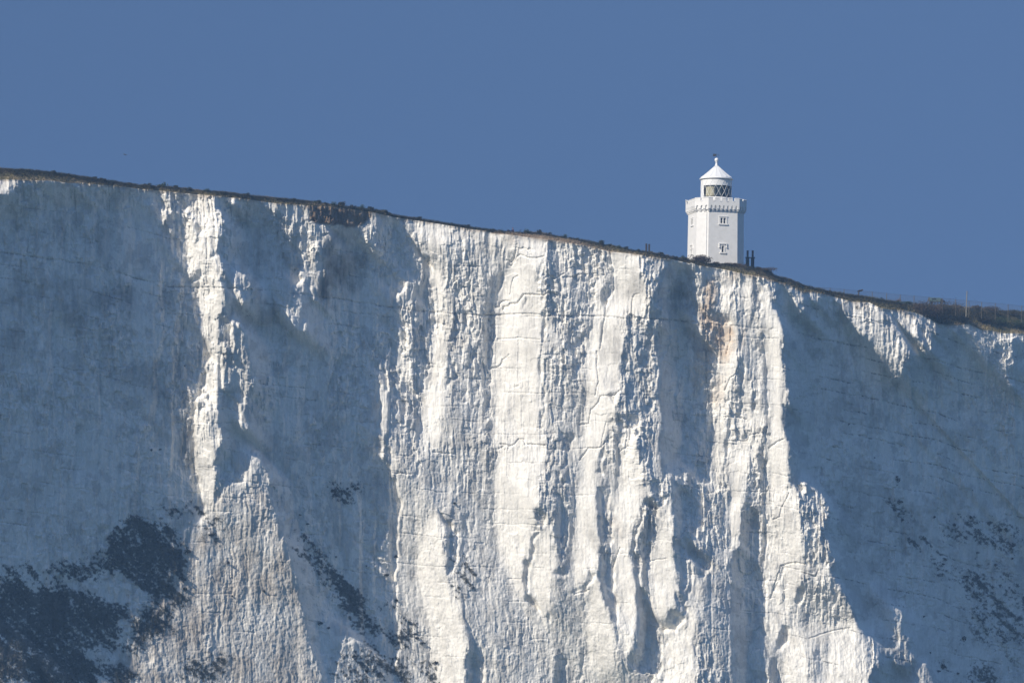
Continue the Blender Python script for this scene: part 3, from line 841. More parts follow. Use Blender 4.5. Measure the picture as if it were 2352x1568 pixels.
def leaves(name, c, size, m, parent=None, up_bias=0, stretch=1.0):
    """many small leaf or twig faces at centres c"""
    n = len(c); size = np.broadcast_to(size, (n,))[:, None]
    a = rng.normal(size=(n, 3)); a[:, 2] = a[:, 2] * 1 + up_bias; a /= np.linalg.norm(a, axis=1)[:, None]
    b = rng.normal(size=(n, 3)); b -= (b * a).sum(1)[:, None] * a; b /= np.linalg.norm(b, axis=1)[:, None]
    a = a * size * stretch; b = b * size * .5
    v = np.stack([c - a, c + b, c + a, c - b], 1).reshape(-1, 3)
    f = np.arange(4 * n).reshape(n, 4)
    return put(bpy.data.objects.new(name, raw_mesh(name, v, f, m)), parent)


def copy_tree(o, parent=None):
    c = o.copy(); COL.objects.link(c); c.parent = parent
    for ch in [q for q in o.children]: copy_tree(ch, c)
    return c


# ------------------------------------------------------------------ materials
white = mat('white_masonry_paint', (.83, .82, .795), .6, (.9, (.74, .73, .70), .42, .72), bump=(9, .25, .02))
white2 = mat('white_metal_paint', (.83, .83, .82), .4, (2.5, (.78, .78, .765), .4, .75), .4)
dark_glass = mat('dark_window_glass', (.012, .016, .022), .08, None, .6)
frame_dark = mat('dark_grey_iron', (.05, .055, .06), .5, (4, (.03, .03, .033), .3, .7))
interior = mat('lantern_interior', (.03, .035, .04), .7, (2, (.05, .05, .05), .3, .7))
curtain = mat('beige_lantern_curtain', (.78, .70, .54), .9, (1.5, (.62, .55, .42), .3, .7))
brick = mat('shade_dark_brick', (.06, .055, .055), .9, (3, (.035, .032, .035), .3, .7), bump=(6, .5, .05))  # chimney brick kept dark, the shade on the stacks is in its colour
pot_m = mat('terracotta_chimney_pot', (.12, .06, .05), .85, (4, (.07, .04, .035), .3, .7))
wood = mat('grey_fence_timber', (.16, .14, .11), .9, (5, (.09, .08, .065), .3, .7))
wood_pale = mat('pale_pole_timber', (.27, .25, .2), .9, (3, (.18, .16, .13), .3, .7))
wire_m = mat('dull_fence_wire', (.12, .12, .115), .6, (6, (.07, .07, .07), .3, .7), .3, .3)
turf = mat('clifftop_turf', (.095, .085, .035), 1, (.35, (.15, .11, .065), .35, .68), .1, 0, (2.2, .8, .3))
grass_m = mat('dry_grass', (.13, .11, .05), 1, (.5, (.2, .155, .09), .35, .68), .1)
heath_m = mat('dark_heath', (.022, .026, .013), 1, (.8, (.05, .04, .025), .35, .65), .1)
green_m = mat('dark_green_foliage', (.03, .045, .018), .9, (1.2, (.055, .07, .028), .35, .65), .15)
twig_m = mat('bare_brown_twigs', (.055, .038, .026), .95, (1.5, (.1, .07, .045), .35, .65), .1)
pink_m = mat('dry_pinkish_stems', (.2, .13, .1), .95, (1.5, (.14, .09, .07), .35, .65), .1)
scrub_m = mat('cliff_foot_scrub', (.014, .019, .013), 1, (.25, (.055, .045, .025), .45, .66), .1)
bark = mat('dark_bark', (.05, .04, .032), .95, (5, (.03, .024, .02), .3, .7), .1)
skin = mat('skin', (.42, .25, .19), .6, (8, (.38, .22, .16), .3, .7))
hat_m = mat('dull_red_knit', (.2, .05, .05), .9, (20, (.14, .035, .04), .3, .7))
jacket_m = mat('dark_violet_jacket', (.05, .03, .075), .8, (6, (.035, .022, .055), .3, .7))
navy_m = mat('dark_navy_cloth', (.014, .017, .035), .8, (6, (.022, .024, .045), .3, .7))
feather = mat('shaded_grey_feathers', (.12, .11, .11), .8, (9, (.06, .055, .06), .3, .7))  # dark grey puts the gull's shade into its feather colour
van_m = mat('pale_green_paint', (.11, .18, .19), .5, (1.5, (.09, .15, .16), .3, .7))

chalk = bpy.data.materials.new('chalk'); chalk.use_nodes = True
t = chalk.node_tree; b = t.nodes['Principled BSDF']; b.inputs['Roughness'].default_value = .95; b.inputs['Specular IOR Level'].default_value = .1
at = t.nodes.new('ShaderNodeAttribute'); at.attribute_name = 'tint'
tc = t.nodes.new('ShaderNodeTexCoord'); mp = t.nodes.new('ShaderNodeMapping'); mp.inputs['Scale'].default_value = (1, 1, .35)
t.links.new(tc.outputs['Object'], mp.inputs[0])
n1 = t.nodes.new('ShaderNodeTexNoise'); n1.inputs['Scale'].default_value = 3.2; n1.inputs['Detail'].default_value = 6; n1.inputs['Roughness'].default_value = .7
t.links.new(mp.outputs[0], n1.inputs['Vector'])
mr = t.nodes.new('ShaderNodeMapRange'); mr.inputs['From Min'].default_value = .3; mr.inputs['From Max'].default_value = .7; mr.inputs['To Min'].default_value = .9; mr.inputs['To Max'].default_value = 1.05
t.links.new(n1.outputs[0], mr.inputs[0])
mx = t.nodes.new('ShaderNodeVectorMath'); mx.operation = 'SCALE'
t.links.new(at.outputs['Color'], mx.inputs[0]); t.links.new(mr.outputs[0], mx.inputs['Scale']); t.links.new(mx.outputs[0], b.inputs['Base Color'])
n2 = t.nodes.new('ShaderNodeTexNoise'); n2.inputs['Scale'].default_value = 2.6; n2.inputs['Detail'].default_value = 7; n2.inputs['Roughness'].default_value = .7
t.links.new(mp.outputs[0], n2.inputs['Vector'])
bp = t.nodes.new('ShaderNodeBump'); bp.inputs['Strength'].default_value = .55; bp.inputs['Distance'].default_value = .22
t.links.new(n2.outputs[0], bp.inputs['Height']); t.links.new(bp.outputs[0], b.inputs['Normal'])

water_m = mat('sea_water', (.02, .06, .07), .15, (.02, (.03, .075, .085), .3, .7), .5, 0, (.15, .5, .4))

# ------------------------------------------------------------------ the cliff
G = GRID
F = finish(build_cliff(G))
XX, YY, xs, ys = F['XX'], F['YY'], F['xs'], F['ys']
XT = np.clip(XX, 2, 2498) + F['wx'] * 1.5; YT = np.maximum(np.clip(YY, 0, 1665) + F['wy'] * 1.5, edge_y(xs)[None] + 1)
tone = np.ones(XX.shape, np.float32); ochre = np.zeros_like(tone); earth = np.zeros_like(tone); veg = np.zeros_like(tone)
soft = {'G': tone, 'O': ochre, 'E': earth, 'V': veg}


def fs(s, m, hd):
    k, a = hd[1], float(hd[2]); A = soft[k]
    if k == 'G': A[s] = np.where(m, np.minimum(A[s], 1 - a), A[s])
    else: A[s] = np.where(m, np.maximum(A[s], a), A[s])


paint(XT, YT, G, STAINS, fs)
streak = fbm(XX / 16, YY / 150, 81, 4, .6) + .6 * fbm(XX / 5, YY / 44, 82, 3, .6); blot = fbm(XX / 46, YY / 60, 83, 5, .6); fine = fbm(XX / 3.2, YY / 7, 85, 2)
tone = blur(tone, 4 / G, 8 / G)
tone = 1 - (1 - tone) * np.clip(.9 + 1.6 * blot + .7 * streak, .15, 1.6)
wx_ = np.clip((blot + .5 * streak - .12) * 2.2, 0, 1)
tone = tone * (1 - .17 * wx_) * (1 + .09 * streak)
veins = np.clip(1 - np.abs(fbm(XX / 8, YY / 26, 87, 4, .6)) * 7, 0, 1) * np.clip(F['rg'] * 1.2, 0, 1)
tone = tone * (1 - .10 * veins)
speck = np.clip((fbm(XX / 2.6, YY / 2.4, 89, 2) - .63) * 6, 0, 1) * np.clip(fbm(XX / 90, YY / 70, 90, 3) * 2 + .35, 0, 1)
pt = fbm(XX / 24, YY / 30, 84, 6, .62) + .25 * fbm(XX / 120, YY / 140, 86, 2)
pt = np.clip((pt - .06) * 7, 0, 1) * np.clip(.35 + F['rg'], 0, 1)
tone = tone * (1 - .20 * pt) * (1 + .07 * fbm(XX / 3, YY / 12, 88, 3, .7))
tone = np.clip(tone, .2, 1.06)
col = np.stack([.93 * tone, .90 * tone, .835 * tone], -1)


def mix(c, a): 
    global col
    col = col * (1 - a[..., None]) + np.array(c) * a[..., None]


ochre = blur(ochre, 3 / G, 6 / G) * np.clip(.75 + blot * 1.5 + fine * .5, 0, 1.2)
mix((.62, .43, .26), np.clip(ochre, 0, 1))
earth = np.clip(blur(earth, 1 / G, 1 / G) * (.95 + .25 * fine), 0, 1)
eb = np.clip(.5 + .8 * blot + .4 * fine, 0, 1)[..., None]
col = col * (1 - earth[..., None]) + (np.array([.13, .085, .055]) * (1 - eb) + np.array([.30, .225, .155]) * eb) * earth[..., None]
top = np.clip(1 - (YY - edge_y(xs)[None]) / (9 + 7 * blot), 0, 1) * np.clip(.8 + 1.2 * fbm(XX / 30, YY / 9, 91, 3), 0, 1)
mix((.33, .25, .165), np.clip(top, 0, 1) * .8)
mix((.05, .05, .055), np.clip(F['flint'], 0, 1) * .8)
mix((.10, .10, .075), speck * .55)
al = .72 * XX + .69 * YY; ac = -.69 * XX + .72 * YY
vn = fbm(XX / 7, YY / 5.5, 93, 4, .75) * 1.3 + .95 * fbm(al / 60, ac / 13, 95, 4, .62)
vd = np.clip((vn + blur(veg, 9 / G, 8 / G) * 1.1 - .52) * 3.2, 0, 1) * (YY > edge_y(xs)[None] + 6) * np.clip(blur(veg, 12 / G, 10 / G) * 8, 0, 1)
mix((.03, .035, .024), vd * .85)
# mesh rows from the turf edge down to the sea
NR = int(1480 / G)
tt = np.linspace(0, 1, NR)
ye = edge_y(xs)
YR = ye[None] + (1798 - ye[None]) * tt[:, None]
fj = np.clip((YR - ys[0]) / G, 0, len(ys) - 1.001); j0 = fj.astype(int); v_ = (fj - j0)
ii = np.arange(len(xs))[None]


def rows(a):
    if a.ndim == 3: return a[j0, ii] * (1 - v_)[..., None] + a[j0 + 1, ii] * v_[..., None]
    return a[j0, ii] * (1 - v_) + a[j0 + 1, ii] * v_


dR = rows(F['d']); cR = rows(col); XR = np.broadcast_to(xs[None], YR.shape)
# the rim is the first row below the turf
rim = dR[2].copy(); dR[0] = rim; dR[1] = rim
PW = world(XR, YR, dR)
n, mW = YR.shape
base = (np.arange(n - 1)[:, None] * mW + np.arange(mW - 1)[None])
quad = np.stack([base, base + mW, base + mW + 1, base + 1], -1).reshape(-1, 4)
me = raw_mesh('cliff', PW.reshape(-1, 3), quad, chalk)
ca = me.color_attributes.new('tint', 'FLOAT_COLOR', 'POINT')
ca.data.foreach_set('color', np.concatenate([cR.reshape(-1, 3), np.ones((n * mW, 1))], 1).astype(np.float32).ravel())
cliff = put(bpy.data.objects.new('cliff', me)); tag(cliff, 'sheer white chalk cliff with sunlit buttresses and blue shaded bays', 'cliff', kind='structure')


def on_cliff(X, Y, out=0.0):
    """world points on the cliff face (out = px towards the viewer)"""
    X = np.asarray(X, float); Y = np.asarray(Y, float)
    i = np.clip(((X - xs[0]) / G).astype(int), 0, len(xs) - 1); j = np.clip(((Y - ys[0]) / G).astype(int), 0, len(ys) - 1)
    return world(X, Y, F['d'][j, i] + out)


# ------------------------------------------------------------------ turf bank and plateau
rimS = np.convolve(np.pad(rim, 12, mode='edge'), np.ones(25) / 25, 'valid')
ysk = sky_y(xs)
NB = 22
Ds = np.array([])
bankX, bankY, bankD = [], [], []
for k in range(NB + 1):
    f = k / NB
    Yk = ye + (ysk - ye) * f
    bulge = 2.4 * (ye - Yk) * (1 - .25 * f)
    dk = rim * (1 - min(1, f * 3)) + rimS * min(1, f * 3) - bulge - 1.0
    nz = fbm(xs / 14, np.full_like(xs, k * .9), 101, 4, .6) * 2.6 * min(1, f * 5)
    yz = fbm(xs / 10, np.full_like(xs, 7.), 103, 4, .65) * 1.5 * f
    bankX.append(xs); bankY.append(Yk + yz); bankD.append(dk + nz)
BP = world(np.array(bankX), np.array(bankY), np.array(bankD))
skyP = BP[-1].copy(); bankD = np.array(bankD)
plat = []
hd = skyP - EYE; hd[:, 2] = 0; hd /= np.linalg.norm(hd, axis=1)[:, None]
for dist, drop in ((3, .05), (9, .25), (22, .7), (60, 1.8), (140, 5), (320, 16), (520, 60)):
    q = skyP + hd * dist; q[:, 2] -= drop; plat.append(q)
TP = np.concatenate([BP, np.array(plat)], 0)
n2_, m2_ = TP.shape[:2]
bs = (np.arange(n2_ - 1)[:, None] * m2_ + np.arange(m2_ - 1)[None])
hill = put(bpy.data.objects.new('hilltop', raw_mesh('hilltop', TP.reshape(-1, 3), np.stack([bs, bs + 1, bs + m2_ + 1, bs + m2_], -1).reshape(-1, 4), turf)))
BX = np.concatenate([np.array(bankX), np.repeat(xs[None], len(plat), 0)]); BF = np.concatenate([np.repeat(np.linspace(0, 1, NB + 1)[:, None], len(xs), 1), np.ones((len(plat), len(xs)))])
bn = fbm(BX / 22, BF * 4, 131, 4, .6); bn2 = fbm(BX / 90, BF * 1.5 + 9, 133, 3)
dry = np.clip(np.exp(-((BX - 1330) / 110) ** 2) * 1.3 * (BF < .72) + .35 * np.exp(-((BX - 1500) / 260) ** 2) + .9 * bn2 + .7 * bn - .05 + .3 * (BF < .3), 0, 1)[..., None]
hth = np.clip((BF - .55) * 2.2 + bn * 1.6 + .1, 0, 1)[..., None]
bc = np.array([.175, .15, .075]) * (1 - dry) + np.array([.34, .265, .19]) * dry
bc = bc * (1 - 0.65 * hth) + np.array([.045, .045, .03]) * 0.65 * hth
ca = hill.data.color_attributes.new('tint', 'FLOAT_COLOR', 'POINT')
ca.data.foreach_set('color', np.concatenate([bc.reshape(-1, 3), np.ones((bc.shape[0] * bc.shape[1], 1))], 1).astype(np.float32).ravel())
tt_ = turf.node_tree; ta = tt_.nodes.new('ShaderNodeAttribute'); ta.attribute_name = 'tint'
tt_.links.new(ta.outputs['Color'], tt_.nodes['Principled BSDF'].inputs['Base Color'])
tag(hill, 'brown and olive turf bank running along the clifftop', 'hilltop', kind='structure')


def bank(X, f):
    """point on the turf bank; f = 0 rim, 1 skyline"""
    X = np.asarray(X, float); f = np.asarray(f, float)
    i = np.clip(((X - xs[0]) / G).astype(int), 0, len(xs) - 1); k = np.clip(f * NB, 0, NB - .001); k0 = k.astype(int); u = (k - k0)[..., None]
    return BP[k0, i] * (1 - u) + BP[np.minimum(k0 + 1, NB), i] * u


def crest(X, back=0.0):
    """point on the skyline, moved `back` metres inland"""
    i = int(np.clip((X - xs[0]) / G, 0, len(xs) - 1)); p = skyP[i] + hd[i] * back
    return Vector(p)


def D_of(p): return float(np.dot(np.array(p) - EYE, fwd))


sea = MB(); sea.add([(-40000, -20000, 0), (40000, -20000, 0), (40000, 50000, 0), (-40000, 50000, 0)], [(0, 1, 2, 3)])
tag(sea.build('sea', water_m), 'calm sea at the foot of the cliff', 'sea', kind='structure')

# ground cover: dry grass blades along the bank
N = 42000
gx = rng.uniform(-150, 2650, N); gf = np.clip(rng.beta(1.3, 1.0, N), 0, 1)
late = rng.random(N) < .35; gf[late] = rng.uniform(.93, 1, late.sum())
P0 = bank(gx, gf); hgt = rng.uniform(.12, .42, N) * (1 + .5 * (gx > 2000)) * np.clip(1 + .8 * fbm(gx / 25, gf * 3, 111, 3), .4, 1.9)
az = rng.uniform(0, 2 * math.pi, N); wd_ = rng.uniform(.05, .12, N)
side = np.stack([np.cos(az), np.sin(az), 0 * az], 1) * wd_[:, None]
tip = P0 + np.stack([rng.normal(.06, .12, N), rng.normal(0, .12, N), hgt], 1)
V = np.stack([P0 - side - [0, 0, .05], P0 + side - [0, 0, .05], tip], 1).reshape(-1, 3)
gm = raw_mesh('grass', V, np.arange(3 * N).reshape(N, 3), grass_m, 3)
gd = np.clip(np.exp(-((gx - 1330) / 110) ** 2) * 1.2 * (gf < .75) + .8 * fbm(gx / 60, gf * 2, 135, 4, .6) + .15, 0, 1)[:, None]
gcol = np.array([.10, .09, .045]) * (1 - gd) + np.array([.36, .28, .20]) * gd; gcol *= rng.uniform(.7, 1.2, N)[:, None]
ca = gm.color_attributes.new('tint', 'FLOAT_COLOR', 'POINT'); ca.data.foreach_set('color', np.repeat(np.concatenate([gcol, np.ones((N, 1))], 1), 3, 0).astype(np.float32).ravel())
tg = grass_m.node_tree; ta = tg.nodes.new('ShaderNodeAttribute'); ta.attribute_name = 'tint'; tg.links.new(ta.outputs['Color'], tg.nodes['Principled BSDF'].inputs['Base Color'])
g_o = put(bpy.data.objects.new('grass', gm)); tag(g_o, 'dry brown grass along the clifftop', 'grass', kind='stuff')
# low dark heath hummocks
cx_, cf_ = [], []
N = 7000
hx = rng.uniform(-150, 2650, N); hf = rng.beta(2.2, 1.0, N)
keep = (fbm(hx / 60, hf * 2.0, 121, 4, .6) + (hf - .6) * .8 > .02) & (np.abs(hx - 1247) > 16) & ~((np.abs(hx - 1320) < 80) & (hf < .75))
hx, hf = hx[keep], hf[keep]
P0 = bank(hx, hf); C = np.repeat(P0, 14, 0) + rng.normal(size=(len(P0) * 14, 3)) * [.26, .26, .16] + [0, 0, .14]
h_o = leaves('heath', C, rng.uniform(.05, .13, len(C)), heath_m); tag(h_o, 'low dark heath plants scattered along the clifftop', 'ground cover', kind='stuff')

# scrub on the cliff foot
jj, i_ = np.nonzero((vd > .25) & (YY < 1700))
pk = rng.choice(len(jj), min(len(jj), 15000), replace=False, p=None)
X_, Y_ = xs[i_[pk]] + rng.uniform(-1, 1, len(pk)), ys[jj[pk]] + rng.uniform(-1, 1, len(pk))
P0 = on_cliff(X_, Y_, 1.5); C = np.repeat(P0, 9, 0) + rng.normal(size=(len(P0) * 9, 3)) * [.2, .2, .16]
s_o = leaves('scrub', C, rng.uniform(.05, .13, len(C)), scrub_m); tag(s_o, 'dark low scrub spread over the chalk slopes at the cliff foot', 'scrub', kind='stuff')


# ------------------------------------------------------------------ shrubs
def blob(n, rx, ry, rz, lumps=5):
    """points through a lumpy crown"""
    cs = np.stack([rng.uniform(-.65, .65, lumps) * rx, rng.uniform(-.65, .65, lumps) * ry, rng.uniform(.15, .75, lumps) * rz], 1)
    rr = rng.uniform(.3, .55, lumps)
    k = rng.integers(0, lumps, n); u = rng.normal(size=(n, 3)); u /= np.linalg.norm(u, axis=1)[:, None]
    q = cs[k] + u * (rng.random(n) ** .45)[:, None] * (rr[k][:, None] * np.array([rx, ry, rz]))
    q[:, 2] = np.abs(q[:, 2])
    return q


def shrub(name, loc, rx, rz, m, n, leaf, label, cat='shrub', group=None, lean=0.0, lumps=6, twigs=9, ry=None):
    o = empty(name, loc); tag(o, label, cat, group)
    q = blob(n, rx, ry or rx, rz, lumps); q[:, 0] += lean * q[:, 2]
    leaves('foliage', q, rng.uniform(.6, 1.3, n) * leaf, m, o, stretch=1.2)
    s = MB()
    for _ in range(twigs):
        e = q[rng.integers(0, n)]
        s.tube([(e[0] * .1, e[1] * .1, -.15), (e[0] * .5, e[1] * .5, e[2] * .6), tuple(e)], [.035 * rx + .012, .02 * rx + .008, .006], 4)
    s.build('stem', bark, o)
    return o


proto = [shrub('shrub', (0, 0, -500), .55, .55, m_, 210, .10, 'low dark shrub on the clifftop skyline', group='low shrubs along the clifftop skyline', lumps=5) for m_ in (heath_m, heath_m, green_m)]
spots = [(131, 10), (165, 5), (207, 6), (232, 8), (252, 9), (271, 9), (318, 6), (360, 9), (396, 11), (430, 7), (462, 8), (506, 8), (552, 6), (600, 8), (655, 6), (718, 8), (736, 7),
         (765, 9), (780, 10), (795, 9), (810, 10), (835, 11), (860, 10), (880, 8), (905, 8), (940, 10), (985, 6), (1025, 9), (1063, 7), (1100, 6), (1143, 7), (1202, 7),
         (1290, 12), (1318, 7), (1340, 8), (1376, 10), (1392, 7), (1406, 10), (1440, 7), (1470, 10), (1490, 6), (1512, 9), (1530, 6), (1556, 8), (1606, 5), (1614, 8), (1648, 7), (1668, 8), (1852, 7), (1880, 6), (1930, 6)]
for k, (X, wd) in enumerate(spots):
    src = proto[k % 3]
    o = copy_tree(src); o.location = crest(X, .2) - Vector((0, 0, .12)); o.rotation_euler = (0, 0, rng.uniform(0, 6.28)); s = wd / 10 * rng.uniform(1.3, 2.0)
    o.scale = (s, s, s * rng.uniform(.8, 1.2))
for p in proto:
    for ch in list(p.children): bpy.data.objects.remove(ch)
    bpy.data.objects.remove(p)

# dark tufts on the cliff face
ptuft = shrub('shrub', (0, 0, -500), .6, .5, scrub_m, 130, .09, 'dark tuft of scrub rooted on the lower chalk face', group='dark tufts rooted on the chalk face', lumps=4, twigs=4)
for X, Y, wd in TUFTS:
    o = copy_tree(ptuft); o.location = on_cliff(X, Y, 2.0); s = wd / 12; o.scale = (s, s, s * rng.uniform(.7, 1.2)); o.rotation_euler = (0, 0, rng.uniform(0, 6.28))
for ch in list(ptuft.children): bpy.data.objects.remove(ch)
bpy.data.objects.remove(ptuft)

# ------------------------------------------------------------------ lighthouse
TX, TY = 1746.5, 644.5
tp = crest(TX, 0); DT = D_of(tp) + 14.0
base_p = ray_at(TX, TY, DT)
vd_ = Vector(EYE) - base_p; PH = math.atan2(vd_.x, -vd_.y)      # turn so that -Y looks at the viewer
U = DT / FOC / 3.92                                             # metres per fine survey pixel
lh = empty('lighthouse', base_p - Vector((0, 0, 2.5)), PH + R_(17.0))
tag(lh, 'white octagonal lighthouse with battlements and a domed lantern on the clifftop', 'lighthouse')
Z0 = 2.5


def H(y, back=0.0): return Z0 + (1235 - y) * U * 1.004 + back


zb, zc, zk, zn, zm = 0.0, H(760), H(703), H(657), H(627)
rb, wb1, wb2 = 5.62, 6.88, 3.05
rt, wt1, wt2 = 5.52, 6.72, 3.06
rp, wp1, wp2 = 6.08, 7.25, 3.48


def ring(r, w1, z):
    h = w1 / 2
    return [(-h, -r, z), (h, -r, z), (r, -h, z), (r, h, z), (h, r, z), (-h, r, z), (-r, h, z), (-r, -h, z)]


def face_map(k, r0_, w0, z0, r1, w1, z1):
    A = ring(r0_, w0, z0); Bq = ring(r1, w1, z1)
    a, b_, c, d_ = [Vector(q) for q in (A[k], A[(k + 1) % 8], Bq[k], Bq[(k + 1) % 8])]
    nrm = ((a + b_) * .5); nrm.z = 0; nrm.normalize()

    def f(u, z, out=0):
        tz = (z - z0) / (z1 - z0); lo = a.lerp(b_, u); hi = c.lerp(d_, u)
        return lo.lerp(hi, tz) + nrm * out
    return f, (b_ - a).length


body = MB(); trim = MB(); panes = []
WIN = [(0, H(888), H(806), 2), (0, H(1150), H(1082), 1)]
for k in range(8):
    f, wdt = face_map(k, rb, wb1, zb, rt, wt1, zc + .3)
    holes = []
    if k in (0, 6, 2, 4):
        # paired upper lights and a single lower light, recessed
        y0u, y1u = H(870), H(817)
        for du in (-.37, .37): holes.append((.5 + (du - .27) / wdt, .5 + (du + .27) / wdt, y0u, y1u))
        holes.append((.5 - .27 / wdt, .5 + .27 / wdt, H(1146), H(1084)))
    us = sorted({0, 1, *[h[0] for h in holes], *[h[1] for h in holes]}); zs = sorted({zb, zc + .3, *[h[2] for h in holes], *[h[3] for h in holes]})
    for i in range(len(us) - 1):
        for j in range(len(zs) - 1):
            um, zm_ = (us[i] + us[i + 1]) / 2, (zs[j] + zs[j + 1]) / 2
            hl = any(h[0] < um < h[1] and h[2] < zm_ < h[3] for h in holes)
            if not hl: body.add([f(us[i], zs[j]), f(us[i + 1], zs[j]), f(us[i + 1], zs[j + 1]), f(us[i], zs[j + 1])], [(0, 1, 2, 3)])
    for (a, b_, z0, z1) in holes:
        dp = -.32
        q = [f(a, z0), f(b_, z0), f(b_, z1), f(a, z1), f(a, z0, dp), f(b_, z0, dp), f(b_, z1, dp), f(a, z1, dp)]
        body.add(q, [(0, 4, 5, 1), (1, 5, 6, 2), (2, 6, 7, 3), (3, 7, 4, 0)])
        panes.append((k, a, b_, z0, z1, f))
body.build('tower_wall', white, lh)

for k in (0, 6, 2, 4):
    f, wdt = face_map(k, rb, wb1, zb, rt, wt1, zc + .3)

    def bar(mb, ua, ub, za, zb_, o0, o1):
        ua, ub = .5 + ua / wdt, .5 + ub / wdt
        mb.hexa([f(ua, za, o0), f(ub, za, o0), f(ub, za, o1), f(ua, za, o1), f(ua, zb_, o0), f(ub, zb_, o0), f(ub, zb_, o1), f(ua, zb_, o1)])
    # upper window
    z0, z1 = H(870), H(817)
    fr = MB()
    bar(fr, -1.0, -.64, z0, z1, -.05, .09); bar(fr, .64, 1.0, z0, z1, -.05, .09); bar(fr, -.10, .10, z0, z1, -.05, .07)
    bar(fr, -1.0, 1.0, z1, z1 + .22, -.05, .09); bar(fr, -1.0, 1.0, z0 - .12, z0, -.05, .09)
    wo = fr.build('window', white, lh)
    sl = MB(); bar(sl, -1.12, 1.12, z0 - .36, z0 - .12, -.05, .2); sl.build('sill', white, wo)
    hm = MB(); bar(hm, -1.08, 1.08, z1 + .22, z1 + .36, -.05, .17); hm.build('hood_moulding', white, wo)
    pn = MB(); br = MB()
    for c in (-.37, .37):
        bar(pn, c - .27, c + .27, z0, z1, -.31, -.29); bar(br, c - .27, c + .27, (z0 + z1) / 2 - .025, (z0 + z1) / 2 + .025, -.28, -.24); bar(br, c - .27, c - .22, z0, z1, -.283, -.243); bar(br, c + .22, c + .27, z0, z1, -.283, -.243)
    pn.build('pane', dark_glass, wo); br.build('glazing_bar', white2, wo)
    # lower window
    z0, z1 = H(1146), H(1084)
    fr = MB()
    bar(fr, -.5, -.27, z0, z1, -.05, .08); bar(fr, .27, .5, z0, z1, -.05, .08); bar(fr, -.5, .5, z1, z1 + .2, -.05, .08)
    wo = fr.build('window', white, lh)
    sl = MB(); bar(sl, -.76, .76, z0 - .3, z0, -.05, .2); sl.build('sill', white, wo)
    hm = MB(); bar(hm, -.95, .95, z1 + .36, z1 + .56, -.05, .24); bar(hm, -.95, -.75, z1 - .34, z1 + .36, -.05, .22); bar(hm, .75, .95, z1 - .34, z1 + .36, -.05, .22)
    bar(hm, -1.02, -.7, z1 - .46, z1 - .34, -.05, .27); bar(hm, .7, 1.02, z1 - .46, z1 - .34, -.05, .27)
    hm.build('hood_moulding', white, wo)
    pn = MB(); bar(pn, -.27, .27, z0, z1, -.31, -.29); pn.build('pane', dark_glass, wo)
    br = MB(); bar(br, -.27, .27, (z0 + z1) / 2 - .025, (z0 + z1) / 2 + .025, -.28, -.24); bar(br, -.27, -.22, z0, z1, -.283, -.243); bar(br, .22, .27, z0, z1, -.283, -.243); br.build('glazing_bar', white2, wo)

